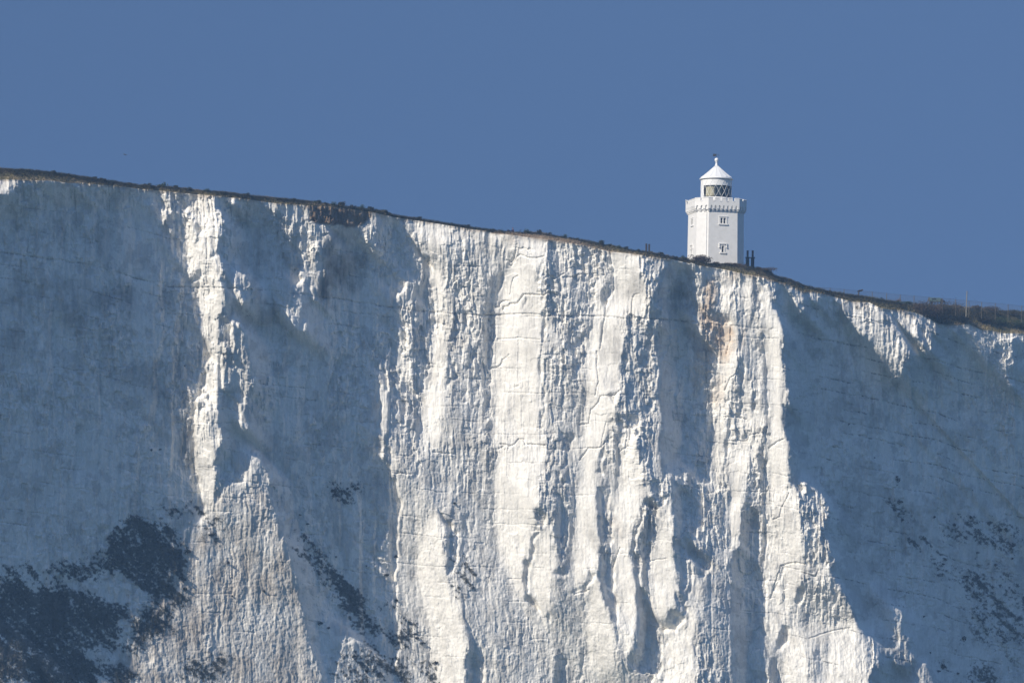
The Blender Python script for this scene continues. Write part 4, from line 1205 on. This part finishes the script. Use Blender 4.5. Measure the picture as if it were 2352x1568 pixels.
# corbelled arcade, parapet wall and merlons, per face
arc = MB(); par = MB(); mer = MB()
for k in range(8):
    f, wdt = face_map(k, rp, wp1, zc, rp, wp1, zm)
    fb, _ = face_map(k, rt, wt1, zc, rt, wt1, zm)
    big = k % 2 == 0
    nb = 7 if big else 3
    za_spring, za_top = H(722), H(701)
    us = []
    bay = 1 / nb if not big else .94 / nb
    st = 0 if not big else .03
    hw = bay * .24
    segs = []
    cen = [st + bay * (i + .5) for i in range(nb)]
    samp = {0.0, 1.0}
    for c in cen:
        for q in range(9): samp.add(c - hw + 2 * hw * q / 8)
        samp.add(c - hw - 1e-4); samp.add(c + hw + 1e-4)
    samp = sorted(samp)

    def zbot(u):
        for c in cen:
            if abs(u - c) <= hw + 1e-6:
                return za_spring + (za_top - za_spring) * math.sqrt(max(0, 1 - ((u - c) / hw) ** 2))
        return za_spring - .02
    topz = H(690)
    for a, b_ in zip(samp[:-1], samp[1:]):
        z0, z1 = zbot(a), zbot(b_)
        arc.add([f(a, z0), f(b_, z1), f(b_, topz), f(a, topz), fb(a, z0), fb(b_, z1)], [(0, 1, 2, 3), (0, 4, 5, 1)])
    # stepped corbels between the arches
    edges_ = [0.0] + [x for c in cen for x in (c - hw, c + hw)] + [1.0]
    ov = rp - rt
    for a, b_ in zip(edges_[0::2], edges_[1::2]):
        for z0, z1, o in ((H(735), za_spring - .02, -.0), (H(747), H(735), -.34 * ov), (H(758), H(747), -.68 * ov)):
            ins = .0
            q = [f(a, z0, o), f(b_, z0, o), fb(b_, z0, -.02), fb(a, z0, -.02), f(a, z1, o), f(b_, z1, o), fb(b_, z1, -.02), fb(a, z1, -.02)]
            arc.hexa(q)
    # solid parapet, then merlons with sloping copings and notches between
    th = -.45
    par.add([f(0, topz + .0), f(1, topz), f(1, zn), f(0, zn), f(0, topz, th), f(1, topz, th), f(1, zn, th), f(0, zn, th)], [(0, 1, 2, 3), (3, 2, 6, 7), (5, 4, 7, 6)])
    notch = [.18, .395, .605, .82] if big else [.48]
    nh = .25 / wdt
    e2 = [0.0] + [x for c in notch for x in (c - nh, c + nh)] + [1.0]
    for a, b_ in zip(e2[0::2], e2[1::2]):
        zt = zm - .16
        q = [f(a, zn - .03), f(b_, zn - .03), f(b_, zn - .03, th), f(a, zn - .03, th), f(a, zt), f(b_, zt), f(b_, zt, th), f(a, zt, th)]
        mer.hexa(q)
        q = [f(a, zt + .002, .06), f(b_, zt + .002, .06), f(b_, zt + .002, th - .06), f(a, zt + .002, th - .06), f(a, zt + .06, .06), f(b_, zt + .06, .06), f(b_, zm + .04, th * .5), f(a, zm + .04, th * .5)]
        mer.hexa(q)
    for c in notch:   # sloping sills with a small lip
        par.hexa([f(c - nh, zn - .16, .07), f(c + nh, zn - .16, .07), f(c + nh, zn - .1, th), f(c - nh, zn - .1, th), f(c - nh, zn - .08, .07), f(c + nh, zn - .08, .07), f(c + nh, zn + .13, th), f(c - nh, zn + .13, th)])
rm_, wm_ = (rp + rt) / 2 - .02, (wp1 + wt1) / 2
A_, B_ = ring(rm_, wm_, H(744)), ring(rm_, wm_, topz)
arc.add(A_ + B_, [(i, (i + 1) % 8, (i + 1) % 8 + 8, i + 8) for i in range(8)])
arc.build('corbel_arcade', white, lh); po = par.build('parapet', white, lh); mer.build('merlons', white, po)
deck = MB(); deck.add(ring(rp - .3, wp1 - .3, topz + .3), [tuple(range(8))]); deck.build('gallery_floor', white, lh)

# lantern
LR = 292 / 2 * U; LZ = .2
a_blank0, a_blank1 = R_(-54.5 - 17), R_(-54.5 - 17 - 150)          # turned with the tower
zg0, zg1, zt, ze = H(600, LZ - .33), H(489, LZ - .33), H(441, LZ - .33), H(432, LZ)
PHI = R_(-17.0)


def drum(mb, r, z0, z1, a0, a1, n=48, thick=.08):
    mb.lathe([(r, z0), (r, z1), (r - thick, z1), (r - thick, z0), (r, z0)], n, (0, 0), a0 + PHI, a1 + PHI, False)


mu = MB(); drum(mu, LR + .05, topz + .3, zg0, 0, 2 * math.pi, 64, .3); mu.build('lantern_base_wall', white, lh, True).data.shade_flat()
bl = MB(); drum(bl, LR + .02, zg0, zg1, R_(-54.5 - 165), R_(-54.5), 40); bl.build('blank_panel', white2, lh)
ub = MB(); drum(ub, LR + .02, zg1, zt + .25, 0, 2 * math.pi, 64); ub.build('upper_band', white2, lh)
gl = bpy.data.materials.new('lantern_glass'); gl.use_nodes = True
t = gl.node_tree; t.nodes.remove(t.nodes['Principled BSDF']); tr = t.nodes.new('ShaderNodeBsdfTransparent'); tr.inputs[0].default_value = (.82, .86, .86, 1)
gs = t.nodes.new('ShaderNodeBsdfGlossy'); gs.inputs['Roughness'].default_value = .05; fr_ = t.nodes.new('ShaderNodeFresnel'); fr_.inputs[0].default_value = 1.45
ms = t.nodes.new('ShaderNodeMixShader'); t.links.new(fr_.outputs[0], ms.inputs[0]); t.links.new(tr.outputs[0], ms.inputs[1]); t.links.new(gs.outputs[0], ms.inputs[2]); t.links.new(ms.outputs[0], t.nodes['Material Output'].inputs[0])
g_ = MB(); g_.lathe([(LR - .03, zg0), (LR - .03, zg1)], 48, (0, 0), R_(-54.5) + PHI, R_(140.5) + PHI, False); g_.build('lantern_glass', gl, lh, True)
gb = MB(); NBAR = 16; stp = 2 * math.pi / NBAR; off_ = R_(-2) + PHI
for i in range(NBAR):
    for sg in (1, -1):
        path = []
        for q in range(13):
            fq = q / 12 * (zt + .2 - zg0) / (zg1 - zg0); a = off_ + i * stp + sg * stp * fq
            path.append(((LR + .045) * math.sin(a), -(LR + .045) * math.cos(a), zg0 + (zg1 - zg0) * fq))
        gb.tube(path, .03, 4)
gb.build('glazing_bars', white2, lh)
inn = MB(); inn.lathe([(LR - .25, zg0 + .02), (.6, zg0 + .02)], 32); inn.lathe([(LR - .25, zg1 - .02), (.02, zg1 - .01)], 32)
inn.lathe([(LR * .62, zg0 + .02), (LR * .62, zg1 - .02)], 32); inn.build('lantern_core', interior, lh)
cu = MB(); prof = []
nC = 90
vs = []; fs_ = []
a0, a1 = R_(-50) + PHI, R_(24) + PHI
for i in range(nC + 1):
    a = a0 + (a1 - a0) * i / nC; r = LR - .42 + .05 * math.sin(i * .9) + .03 * math.sin(i * .37)
    for z in (zg0 + .22, zg1 - .06): vs.append((r * math.sin(a), -r * math.cos(a), z))
for i in range(nC):
    if 58 <= i <= 62: continue
    fs_.append((2 * i, 2 * i + 2, 2 * i + 3, 2 * i + 1))
cu.add(vs, fs_); cu.build('curtain', curtain, lh)
RE = 323 / 2 * U
ea = MB(); ea.lathe([(LR - .1, ze - .16), (RE - .1, ze - .16), (RE, ze - .06), (RE, ze + .06), (RE - .1, ze + .1), (RE - .3, ze + .08), (LR - .2, ze + .1)], 64); ea.build('gutter', white2, lh, True)
rf = MB(); za = H(315, .45)
prof = [(RE - .12, ze + .10), (RE * .93, ze + .34)] + [(RE * .93 * (1 - q) + .34 * q, ze + .34 + (za - ze - .34) * (q ** 1.10)) for q in [i / 8 for i in range(1, 9)]]
NF = 18
rf.lathe(prof, NF); ro = rf.build('roof', white2, lh)
rs = MB()
for i in range(NF):
    a = 2 * math.pi * i / NF
    rs.tube([((r + .015) * math.sin(a), -(r + .015) * math.cos(a), z + .02) for r, z in prof[1:]], .035, 4)
rs.build('roof_seams', white2, ro)
fi = MB(); zf = za
zball = H(259, .5); rbl = 20 * U
pr = [(.36, za - .05), (.30, za + .3), (.24, za + .62), (.2, zball - rbl * 1.25), (.27, zball - rbl * 1.2), (.27, zball - rbl * 1.02)]
pr += [(rbl * math.cos(q), zball + rbl * math.sin(q)) for q in [R_(-62 + 19 * i) for i in range(8)]] + [(.02, zball + rbl)]
fi.lathe(pr, 20); fo = fi.build('finial', white2, ro, True)
wv = MB(); zv = H(213, .5)
wv.tube([(0, 0, zball + rbl - .05), (0, 0, H(196, .5))], .03, 5)
va = R_(-17)
cx2, sx2 = math.cos(va), math.sin(va)


def vpt(x, z): return (x * cx2, x * sx2, z)


def flat(mb, poly, t_=.02):
    n = len(poly); fr2 = [(x * cx2 + t_ * sx2, x * sx2 - t_ * cx2, z) for x, z in poly]; bk = [(x * cx2 - t_ * sx2, x * sx2 + t_ * cx2, z) for x, z in poly]
    mb.add(fr2 + bk, [tuple(range(n)), tuple(range(2 * n - 1, n - 1, -1))] + [(i, i + n, (i + 1) % n + n, (i + 1) % n) for i in range(n)])


flat(wv, [(-.82, zv - .30), (-.12, zv - .27), (-.12, zv + .27), (-.82, zv + .32)])
wv.tube([vpt(-.15, zv), vpt(.5, zv)], .03, 5)
flat(wv, [(.36, zv - .14), (.66, zv), (.36, zv + .14)])
wv.build('wind_vane', frame_dark, lh)
# fog signal horn, bent vent, downpipe
hn = MB(); hz = H(632); hx0 = -(779 - 478) * U
c17, s17 = math.cos(-R_(17)), math.sin(-R_(17))


def rot(p): return (p[0] * c17 - p[1] * s17, p[0] * s17 + p[1] * c17, p[2])


nrg = 12; hv = []
hp = [(-6.0 - .95, .36), (-6.0 - .8, .26), (-6.0 - .6, .15), (-6.0 - .3, .09), (-5.6, .08), (-5.0, .08)]
for x, r in hp: hv += [rot((x, .2 + r * math.sin(2 * math.pi * j / nrg), hz + r * math.cos(2 * math.pi * j / nrg))) for j in range(nrg)]
hn.add(hv, [(i * nrg + j, i * nrg + (j + 1) % nrg, (i + 1) * nrg + (j + 1) % nrg, (i + 1) * nrg + j) for i in range(len(hp) - 1) for j in range(nrg)] + [tuple(range(nrg))])
hn.tube([rot((-5.3, .2, hz)), rot((-5.3, .2, hz - .6))], .06, 6)
hn.build('fog_horn', white2, lh, True)
vp = MB(); vp.tube([rot((5.75, -1.0, H(655))), rot((5.75, -1.0, H(640))), rot((5.95, -1.1, H(634))), rot((6.2, -1.2, H(645)))], .12, 8); vp.build('vent_pipe', white2, lh, True)
f7, w7 = face_map(7, rb, wb1, zb, rt, wt1, zc + .3)
dpz = MB(); dpz.tube([f7(.84, zb, .1), f7(.84, zc - .1, .1)], .055, 6)
for i in range(7): 
    z = zb + 1 + i * 2.0; p = f7(.84, z, .1); dpz.tube([p, p + Vector((0, 0, .1))], .085, 6)
dpz.build('downpipe', white2, lh)

# ------------------------------------------------------------------ chimneys
def chimney(name, px, loc_D, base_y, spec, label):
    """spec in fine survey pixels: shafts [(x, half width, top y)], cap y, pots"""
    b0 = ray_at(*px(spec['x'], base_y), loc_D); o = empty(name, b0); tag(o, label, 'chimney', None)
    u = loc_D / FOC / spec['k']
    for (x, hw, yt) in spec['shafts']:
        dx = (x - spec['x']) * u; r = hw * u; zt_ = (base_y - yt) * u
        s = MB(); s.lathe([(r * 1.06, -4), (r * 1.04, zt_ * .35), (r, zt_)], 8, (dx, 0), math.pi / 8, 2 * math.pi + math.pi / 8); s.add([(dx + r * math.sin(math.pi / 8 + i * math.pi / 4), -r * math.cos(math.pi / 8 + i * math.pi / 4), zt_) for i in range(8)], [tuple(range(8))]); s.build('shaft', brick, o)
        if spec.get('cap'):
            c = MB(); c.lathe([(r, zt_ - .02), (r * 1.35, zt_ + .06), (r * 1.45, zt_ + .2), (r * 1.2, zt_ + .26), (r * .5, zt_ + .27)], 8, (dx, 0), math.pi / 8, 2 * math.pi + math.pi / 8); c.build('cap', brick, o)
            pr_ = spec['pot'] * u; zp = (base_y - spec['pot_y']) * u
            c = MB(); c.lathe([(pr_ * 1.05, zt_ + .2), (pr_, zp - .25), (pr_ * 1.18, zp - .2), (pr_ * 1.18, zp - .05), (pr_ * .95, zp), (pr_ * .8, zp - .3)], 12, (dx, 0)); c.build('chimney_pot', pot_m, o)
        else:
            c = MB(); c.lathe([(r, zt_ - .02), (r * 1.12, zt_ + .02), (r * 1.12, zt_ + .1), (r * .7, zt_ + .18), (r * .5, zt_ + .1)], 8, (dx, 0)); c.build('cap', brick, o)
    if spec.get('base'):
        x0, x1, y0, y1 = spec['base']; s = MB(); s.box((x0 - spec['x']) * u, (x1 - spec['x']) * u, -.5, .5, (base_y - y1) * u - 1, (base_y - y0) * u); s.build('plinth', brick, o)
    if spec.get('join'):
        x0, x1, y0, y1 = spec['join']; s = MB(); s.box((x0 - spec['x']) * u, (x1 - spec['x']) * u, -.28, .28, (base_y - y1) * u, (base_y - y0) * u); s.build('linking_slab', brick, o)
    return o


pT = lambda x, y: (1550 + x / 3.92, 330 + y / 3.92)
chimney('chimney_stack', pT, DT + 10, 1262, dict(k=3.92, x=1100, shafts=[(1077.5, 17, 1178), (1126, 17, 1180)], cap=1, pot=9.5, pot_y=1104, join=(1060, 1150, 1168, 1174)), 'tall twin chimney with pots standing right of the lighthouse')
pS = lambda x, y: (1560 + x / 26.13, 580 + y / 26.13)
chimney('chimney_stack', pS, D_of(crest(1581, 8)), 930, dict(k=26.13, x=555, shafts=[(465, 64, 440), (645, 62, 470)], base=(290, 880, 880, 1000)), 'short plain twin chimney behind the turf left of the lighthouse')

# ------------------------------------------------------------------ clifftop plants near the lighthouse and the fence
sp = lambda X, back=.0: crest(X, back)
pxm = DT / FOC


def windswept(name, loc, wx_, hz_, n, label, m=twig_m):
    o = empty(name, loc); tag(o, label, 'shrub')
    q = blob(n, wx_, wx_ * .6, hz_, 12); q[:, 0] += .35 * q[:, 2]
    leaves('foliage', q, rng.uniform(.06, .13, n), m, o, stretch=1.5)
    s = MB()
    for i in range(46):
        e = q[rng.integers(0, n)]; b0 = (rng.uniform(-.5, .3) * wx_, rng.uniform(-.2, .2), -.2)
        s.tube([b0, (b0[0] * .5 + e[0] * .5 - .15, e[1] * .5, e[2] * .65), tuple(e)], [.05, .03, .008], 4)
    s.build('stem', bark, o)
    return o


windswept('windswept_shrub', ray_at(1709, 640.5, D_of(crest(1707, 0)) + 1.5), 3.1, 1.55, 2600, 'bare dark windswept shrub in front of the lighthouse wall')
windswept('windswept_shrub', ray_at(1747, 645.5, D_of(crest(1747, 0)) + .5), .8, .75, 220, 'small twiggy shrub below the lower lighthouse window')
for X0_, n_, lab in ((1790, 700, 'low brown thicket along the foot of the lighthouse'), (1862, 700, 'low brown thicket on the slope right of the twin chimney')):
    p = crest(X0_, -.4)
    shrub('thicket', p - Vector((0, 0, .55)), 3.6, .95, twig_m, n_, .12, lab, 'thicket', lumps=12, ry=1.2, twigs=20)
DF = D_of(crest(2150, 0)) + 6
# windswept tree beside the fence
tr_o = empty('windswept_tree', ray_at(2096.6, 723.5, DF - 4)); tag(tr_o, 'tiny windswept tree with one bent trunk by the wire fence', 'tree')
s = MB(); s.tube([(0, 0, -.3), (.02, 0, .35), (.05, 0, .75), (.22, 0, 1.1), (.5, .05, 1.4)], [.13, .1, .08, .06, .03], 7); s.tube([(.05, 0, .7), (-.1, .05, 1.0), (-.15, .1, 1.25)], [.06, .04, .02], 5); s.build('trunk', bark, tr_o)
q = blob(330, .62, .4, .62, 6); q[:, 0] += .18 + .45 * q[:, 2]; q[:, 2] += .92
leaves('crown', q, rng.uniform(.05, .11, len(q)), twig_m, tr_o, stretch=1.5)
shrub('shrub', ray_at(2155, 738.5, DF - 5), .62, 1.15, green_m, 420, .1, 'dark green upright bush in front of the wire fence', twigs=8)
shrub('shrub', ray_at(2186, 739, DF - 5), 1.4, 1.0, pink_m, 330, .09, 'pinkish dry bush beside the dark green bush', twigs=24)
shrub('shrub', ray_at(2198, 741, DF - 6), 1.6, .6, green_m, 330, .1, 'low dark green bush under the pinkish dry bush', twigs=8)
shrub('shrub', ray_at(2222, 741, DF - 6), 1.3, .55, green_m, 300, .1, 'low dark green bush left of the big brown thicket', twigs=8)
# the big thicket at the right and its neighbours
DB = D_of(crest(2290, 0))
thick = [(2262, 773, 4.2, 3.5, twig_m, 1500, 'broad brown thicket under the parked vehicle'),
         (2300, 788, 5.4, 5.3, heath_m, 2600, 'biggest dark thicket bulging over the cliff edge'),
         (2314, 772, 3.2, 3.5, twig_m, 900, 'brown thicket crest left of the tall pole'),
         (2290, 776, 1.1, 2.2, pink_m, 240, 'pale dry bush in the middle of the dark thicket'),
         (2352, 786, 3.4, 3.0, heath_m, 1300, 'dark olive thicket below the tall pole'),
         (2398, 786, 4.4, 2.2, heath_m, 1500, 'olive thicket right of the tall pole'),
         (2450, 794, 4.0, 2.0, green_m, 1300, 'dark green thicket below the last fence posts'),
         (2492, 800, 3.2, 1.9, green_m, 1000, 'dark green thicket at the right end of the bank'),
         (2420, 760, 2.6, 1.2, twig_m, 600, 'bare reddish bush against the fence at right'),
         (2385, 754, 1.6, .9, twig_m, 400, 'small bare bush just right of the tall pole'),
         (2470, 768, 2.6, 1.1, heath_m, 600, 'low dark bush along the fence at far right')]
for X, Y, rx_, rz_, m_, n_, lab in thick:
    e_, s_ = edge_y(X), sky_y(X); f_ = np.clip((e_ - Y) / max(e_ - s_, 1), .05, 1)
    p = Vector(bank(np.array([X]), np.array([f_]))[0]); p = ray_at(X, Y, D_of(p) - .4)
    shrub('thicket', p, rx_, rz_, m_, n_ * 2, .11, lab, 'thicket', lumps=int(10 + rx_ * 4), ry=rx_ * .55, twigs=30)

# dead flower stalks
for X, Y, yt, lab in ((1270.5, 571, 562, 'dead flower stalk beside the seated person'), (281.5, 447, 441, 'dead flower stalk on the left part of the skyline')):
    p = ray_at(X, Y, D_of(crest(X, .3))); o = empty('dead_flower', p); tag(o, lab, 'plant'); h = (Y - yt) * pxm
    s = MB(); s.tube([(0, 0, -.2), (.03, 0, h * .9)], .02, 5); s.build('stalk', twig_m, o)
    q = rng.normal(size=(60, 3)) * [.14, .1, .05] + [.04, 0, h * .95]; leaves('flower_head', q, .05, heath_m, o)

# ------------------------------------------------------------------ fence
fx = [1993.5, 2026.8, 2060.7, 2095.5, 2129.6, 2164.8, 2198, 2231.6, 2268.6, 2300.5, 2333, 2365.6, 2396.2, 2430, 2461.2, 2494.4, 2527, 2560]
ftop = [701.5, 703.4, 706.4, 709.6, 712.6, 716, 719.5, 722.2, 725.8, 728.4, 731, 734.2, 737.4, 740.2, 743.2, 746.7, 750, 753.5]
fence = empty('wire_fence', ray_at(2268, 745, DF)); tag(fence, 'long wire mesh fence on grey posts along the clifftop at right', 'fence')
inv = Matrix.Translation(-fence.location)
tops = [ray_at(x, y, DF + (x - 2268) * .02) for x, y in zip(fx, ftop)]
hF = 2.3
for i, p in enumerate(tops):
    q = inv @ p; s = MB(); tall = .12
    s.tube([(q.x, q.y, q.z - hF - 1.5), (q.x, q.y, q.z + .05)], .075 if i not in (8,) else .1, 6); s.build('post', wood, fence)
q = inv @ tops[8]; s = MB(); s.tube([(q.x - .12, q.y, q.z - .25), (q.x - .85, q.y, q.z - hF)], .09, 5); s.build('brace', wood, fence)
s = MB()
for a, b_ in zip(tops[:-1], tops[1:]):
    a = inv @ a; b_ = inv @ b_
    s.tube([a, b_], .018, 4, False); s.tube([a - Vector((0, 0, hF * .5)), b_ - Vector((0, 0, hF * .5))], .009, 4, False)
s.build('top_wire', wire_m, fence)
ms_v = []; ms_f = []
step = .09
for a, b_ in zip(tops[:-1], tops[1:]):
    a = inv @ a; b_ = inv @ b_; L = (b_ - a).length; n_ = int((L + hF) / step)
    for i in range(n_):
        for sg in (0, 1):
            u0 = i * step - hF; z0 = -hF; u1 = i * step; z1 = 0
            if u0 < 0: z0 += -u0; u0 = 0
            if u1 > L: z1 -= u1 - L; u1 = L
            if sg: u0, u1 = L - u0, L - u1
            p0 = a.lerp(b_, u0 / L) + Vector((0, .02, z0)); p1 = a.lerp(b_, u1 / L) + Vector((0, .02, z1)); k = len(ms_v)
            d = Vector((.004, 0, 0)); ms_v += [p0 - d, p0 + d, p1 + d, p1 - d]; ms_f.append((k, k + 1, k + 2, k + 3))
me = raw_mesh('wire_mesh', np.array([tuple(v) for v in ms_v]), np.array(ms_f), wire_m); put(bpy.data.objects.new('wire_mesh', me), fence)

# tall pole with a stay wire
pb = ray_at(2358.6, 752, DF - 3); pt_ = ray_at(2360.9, 710.4, DF - 3); po_ = empty('utility_pole', pb); tag(po_, 'tall pale timber pole rising above the fence', 'pole')
s = MB(); v = pt_ - pb; s.tube([(0, 0, -2), tuple(v)], [.13, .1], 8); s.build('pole', wood_pale, po_)
s = MB(); e = ray_at(2392, 741, DF - 1) - pb; s.tube([tuple(v * .93), tuple(e)], .012, 4); s.build('stay_wire', wire_m, po_)

# vehicle behind the fence
vb = ray_at(2286, 741.5, DF + 5); uv = DF / FOC
van = empty('parked_van', vb); tag(van, 'pale green parked van half hidden behind the fence and thicket', 'van')
s = MB(); x0, x1 = -17 * uv, 10 * uv; ht = 14 * uv
prof_ = [(x0, .45), (x0 - .02, ht - .15), (x0 + .12, ht), (x1 - .15, ht), (x1 + .05, ht - .12), (x1 + .05, .45)]
s.add([(x, -.85, z) for x, z in prof_] + [(x, .85, z) for x, z in prof_], [(0, 5, 4, 3, 2, 1), (6, 7, 8, 9, 10, 11)] + [(i, i + 1, i + 7, i + 6) for i in range(5)] + [(5, 0, 6, 11)]); s.build('body', van_m, van, bevel=.05)
s = MB(); prof_ = [(x1 + .06, .45), (x1 + .06, ht - .15), (x1 + .3, ht - .3), (x1 + .75, ht * .55), (x1 + 1.0, ht * .48), (x1 + 1.05, .45)]
s.add([(x, -.8, z) for x, z in prof_] + [(x, .8, z) for x, z in prof_], [(0, 5, 4, 3, 2, 1), (6, 7, 8, 9, 10, 11)] + [(i, i + 1, i + 7, i + 6) for i in range(5)] + [(5, 0, 6, 11)]); s.build('cab', navy_m, van, bevel=.04)
s = MB(); s.box(x0 + .4, x0 + 1.5, -.87, -.855, ht * .62, ht * .86); s.build('window', dark_glass, van)
for x in (x0 + .6, x1 + .3):
    w_ = MB()
    for y in (-.86, .66): w_.tube([(x, y, .33), (x, y + .2, .33)], .33, 16)
    w_.build('wheel', frame_dark, van)

# ------------------------------------------------------------------ people, rucksacks, gull
def skinned(name, verts, edges, radii, m, parent, sub=2):
    me = bpy.data.meshes.new(name); me.from_pydata(verts, edges, []); o = put(bpy.data.objects.new(name, me), parent)
    md = o.modifiers.new('skin', 'SKIN'); sv = me.skin_vertices[0].data
    for i, r in enumerate(radii): sv[i].radius = (r, r) if not hasattr(r, '__len__') else r
    sv[0].use_root = True
    o.modifiers.new('sub', 'SUBSURF').levels = sub; o.modifiers['sub'].render_levels = sub
    me.materials.append(m)
    dg = bpy.context.evaluated_depsgraph_get(); ev = o.evaluated_get(dg); nm = bpy.data.meshes.new_from_object(ev)
    o.modifiers.clear(); o.data = nm; nm.shade_smooth()
    if not nm.materials: nm.materials.append(m)
    return o


pp = ray_at(1252.2, 567.6, D_of(crest(1252, .6)))
per = empty('person', pp, R_(-35)); tag(per, 'person in a dark violet jacket and dull red hat sitting on the clifftop', 'person')
bd = [(0, 0, .12), (0, -.02, .32), (0, -.02, .52), (0, -.03, .64), (0, -.05, .72), (0, -.06, .8), (0, -.06, .9),
      (.19, -.03, .56), (.36, -.12, .36), (.52, -.3, .24), (.56, -.36, .22), (-.19, -.03, .56), (-.3, -.16, .34), (-.2, -.36, .3), (-.15, -.42, .3),
      (.11, -.06, .12), (.16, -.42, .44), (.17, -.62, .06), (.17, -.76, .04), (-.11, -.06, .12), (-.16, -.42, .44), (-.17, -.62, .06), (-.17, -.76, .04)]
be = [(0, 1), (1, 2), (2, 3), (3, 4), (4, 5), (5, 6), (2, 7), (7, 8), (8, 9), (9, 10), (2, 11), (11, 12), (12, 13), (13, 14), (0, 15), (15, 16), (16, 17), (17, 18), (0, 19), (19, 20), (20, 21), (21, 22)]
br_ = [.16, .15, .16, .08, .055, .085, .08, .075, .055, .042, .03, .075, .055, .042, .03, .09, .07, .05, .045, .09, .07, .05, .045]
skinned('body', bd, be, br_, skin, per)
jk = skinned('jacket', [bd[0], bd[1], bd[2], (0, -.03, .61)] + bd[7:10] + bd[11:14], [(0, 1), (1, 2), (2, 3), (2, 4), (4, 5), (5, 6), (2, 7), (7, 8), (8, 9)], [.19, .19, .2, .1, .1, .075, .06, .1, .075, .06], jacket_m, per)
skinned('trousers', [bd[0], bd[15], bd[16], bd[17], bd[19], bd[20], bd[21]], [(0, 1), (1, 2), (2, 3), (0, 4), (4, 5), (5, 6)], [.185, .11, .085, .065, .11, .085, .065], navy_m, per)
s = MB(); s.lathe([(.118, .865), (.124, .9), (.122, .96), (.09, 1.02), (.04, 1.05), (.001, 1.055)], 14, (0, -.055)); s.build('hat', hat_m, per, True)
s = MB()
for x in (-.035, .035): s.lathe([(.001, .868), (.012, .862), (.012, .85), (.001, .844)], 8, (x, -.138))
s.lathe([(.001, .845), (.012, .83), (.016, .812), (.001, .806)], 8, (0, -.148)); s.build('face_features', hat_m, per, True)


def sack(loc, h, wdt, label, rz):
    o = empty('rucksack', loc, rz); tag(o, label, 'rucksack')
    bm = bmesh.new(); bmesh.ops.create_icosphere(bm, subdivisions=3, radius=1)
    for v in bm.verts:
        z = v.co.z; k = 1 - .32 * max(0, z) ** 1.5
        v.co = Vector((math.copysign(abs(v.co.x) ** .75, v.co.x) * wdt * k, math.copysign(abs(v.co.y) ** .75, v.co.y) * wdt * .62 * k, (z * .5 + .48) * h))
    me = bpy.data.meshes.new('bag'); bm.to_mesh(me); bm.free(); me.materials.append(navy_m); me.shade_smooth(); put(bpy.data.objects.new('bag', me), o)
    s = MB(); s.box(-wdt * .6, wdt * .6, -wdt * .92, -wdt * .52, h * .12, h * .46); s.build('pocket', navy_m, o, bevel=.03)
    s = MB(); s.tube([(-.06, 0, h * .92), (-.05, 0, h * 1.04), (.05, 0, h * 1.04), (.06, 0, h * .92)], .014, 5); s.build('handle', navy_m, o)


sack(ray_at(1240.3, 567.3, D_of(crest(1240, .5))), .62, .33, 'taller dark rucksack left of the seated person', .2)
sack(ray_at(1244.2, 567.6, D_of(crest(1244, .7))), .52, .24, 'smaller dark rucksack nearest the seated person', -.3)

gp = ray_at(304.8, 378.2, D_of(crest(304, 0)) - 6)
gull = empty('gull', gp, R_(20)); tag(gull, 'shade-darkened gull gliding above the left end of the cliff', 'bird')
skinned('body', [(.06, 0, .05), (.2, -.02, .02), (.32, -.03, .0), (-.1, 0, .04), (-.24, 0, .03)], [(0, 1), (1, 2), (0, 3), (3, 4)], [.085, .06, .035, .075, .02], feather, gull)
for sg, lab in ((1, 'wing'), (-1, 'wing')):
    if sg > 0: L_ = [(.1, 0, .06), (.33, -.2, .02), (.52, -.35, -.12)]
    else: L_ = [(.0, 0, .08), (-.22, .12, .26), (-.42, .2, .12)]
    s = MB(); vs = []
    for (x, y, z), c in zip(L_, (.11, .085, .03)): vs += [(x - .0, y - c, z), (x, y + c, z + .015), (x, y + c, z + .035), (x, y - c, z + .03)]
    s.add(vs, [(i * 4 + j, i * 4 + (j + 1) % 4, i * 4 + 4 + (j + 1) % 4, i * 4 + 4 + j) for i in range(2) for j in range(4)] + [(3, 2, 1, 0), (8, 9, 10, 11)]); s.build('wing', feather, gull)
tl = MB(); tl.add([(-.2, -.03, .03), (-.38, -.07, .03), (-.38, .07, .03), (-.2, .03, .03), (-.2, -.03, .05), (-.38, -.07, .04), (-.38, .07, .04), (-.2, .03, .05)], [(0, 1, 2, 3), (7, 6, 5, 4), (0, 4, 5, 1), (1, 5, 6, 2), (2, 6, 7, 3), (3, 7, 4, 0)]); tl.build('tail', feather, gull)

# ------------------------------------------------------------------ air
if HAZE:
    hm_ = bpy.data.materials.new('haze'); hm_.use_nodes = True; t = hm_.node_tree; t.nodes.remove(t.nodes['Principled BSDF'])
    pv = t.nodes.new('ShaderNodeVolumePrincipled'); pv.inputs['Density'].default_value = HAZE; pv.inputs['Color'].default_value = (.33, .59, .97, 1); pv.inputs['Anisotropy'].default_value = 0
    t.links.new(pv.outputs[0], t.nodes['Material Output'].inputs['Volume'])
    s = MB(); s.box(-420, 420, -20, 1700, -1.2, 150); hz_o = s.build('haze', hm_); tag(hz_o, 'thin sea haze', 'haze', kind='stuff')
    sc.cycles.volume_bounces = 0
sc.cycles.max_bounces = 6; sc.cycles.diffuse_bounces = 4
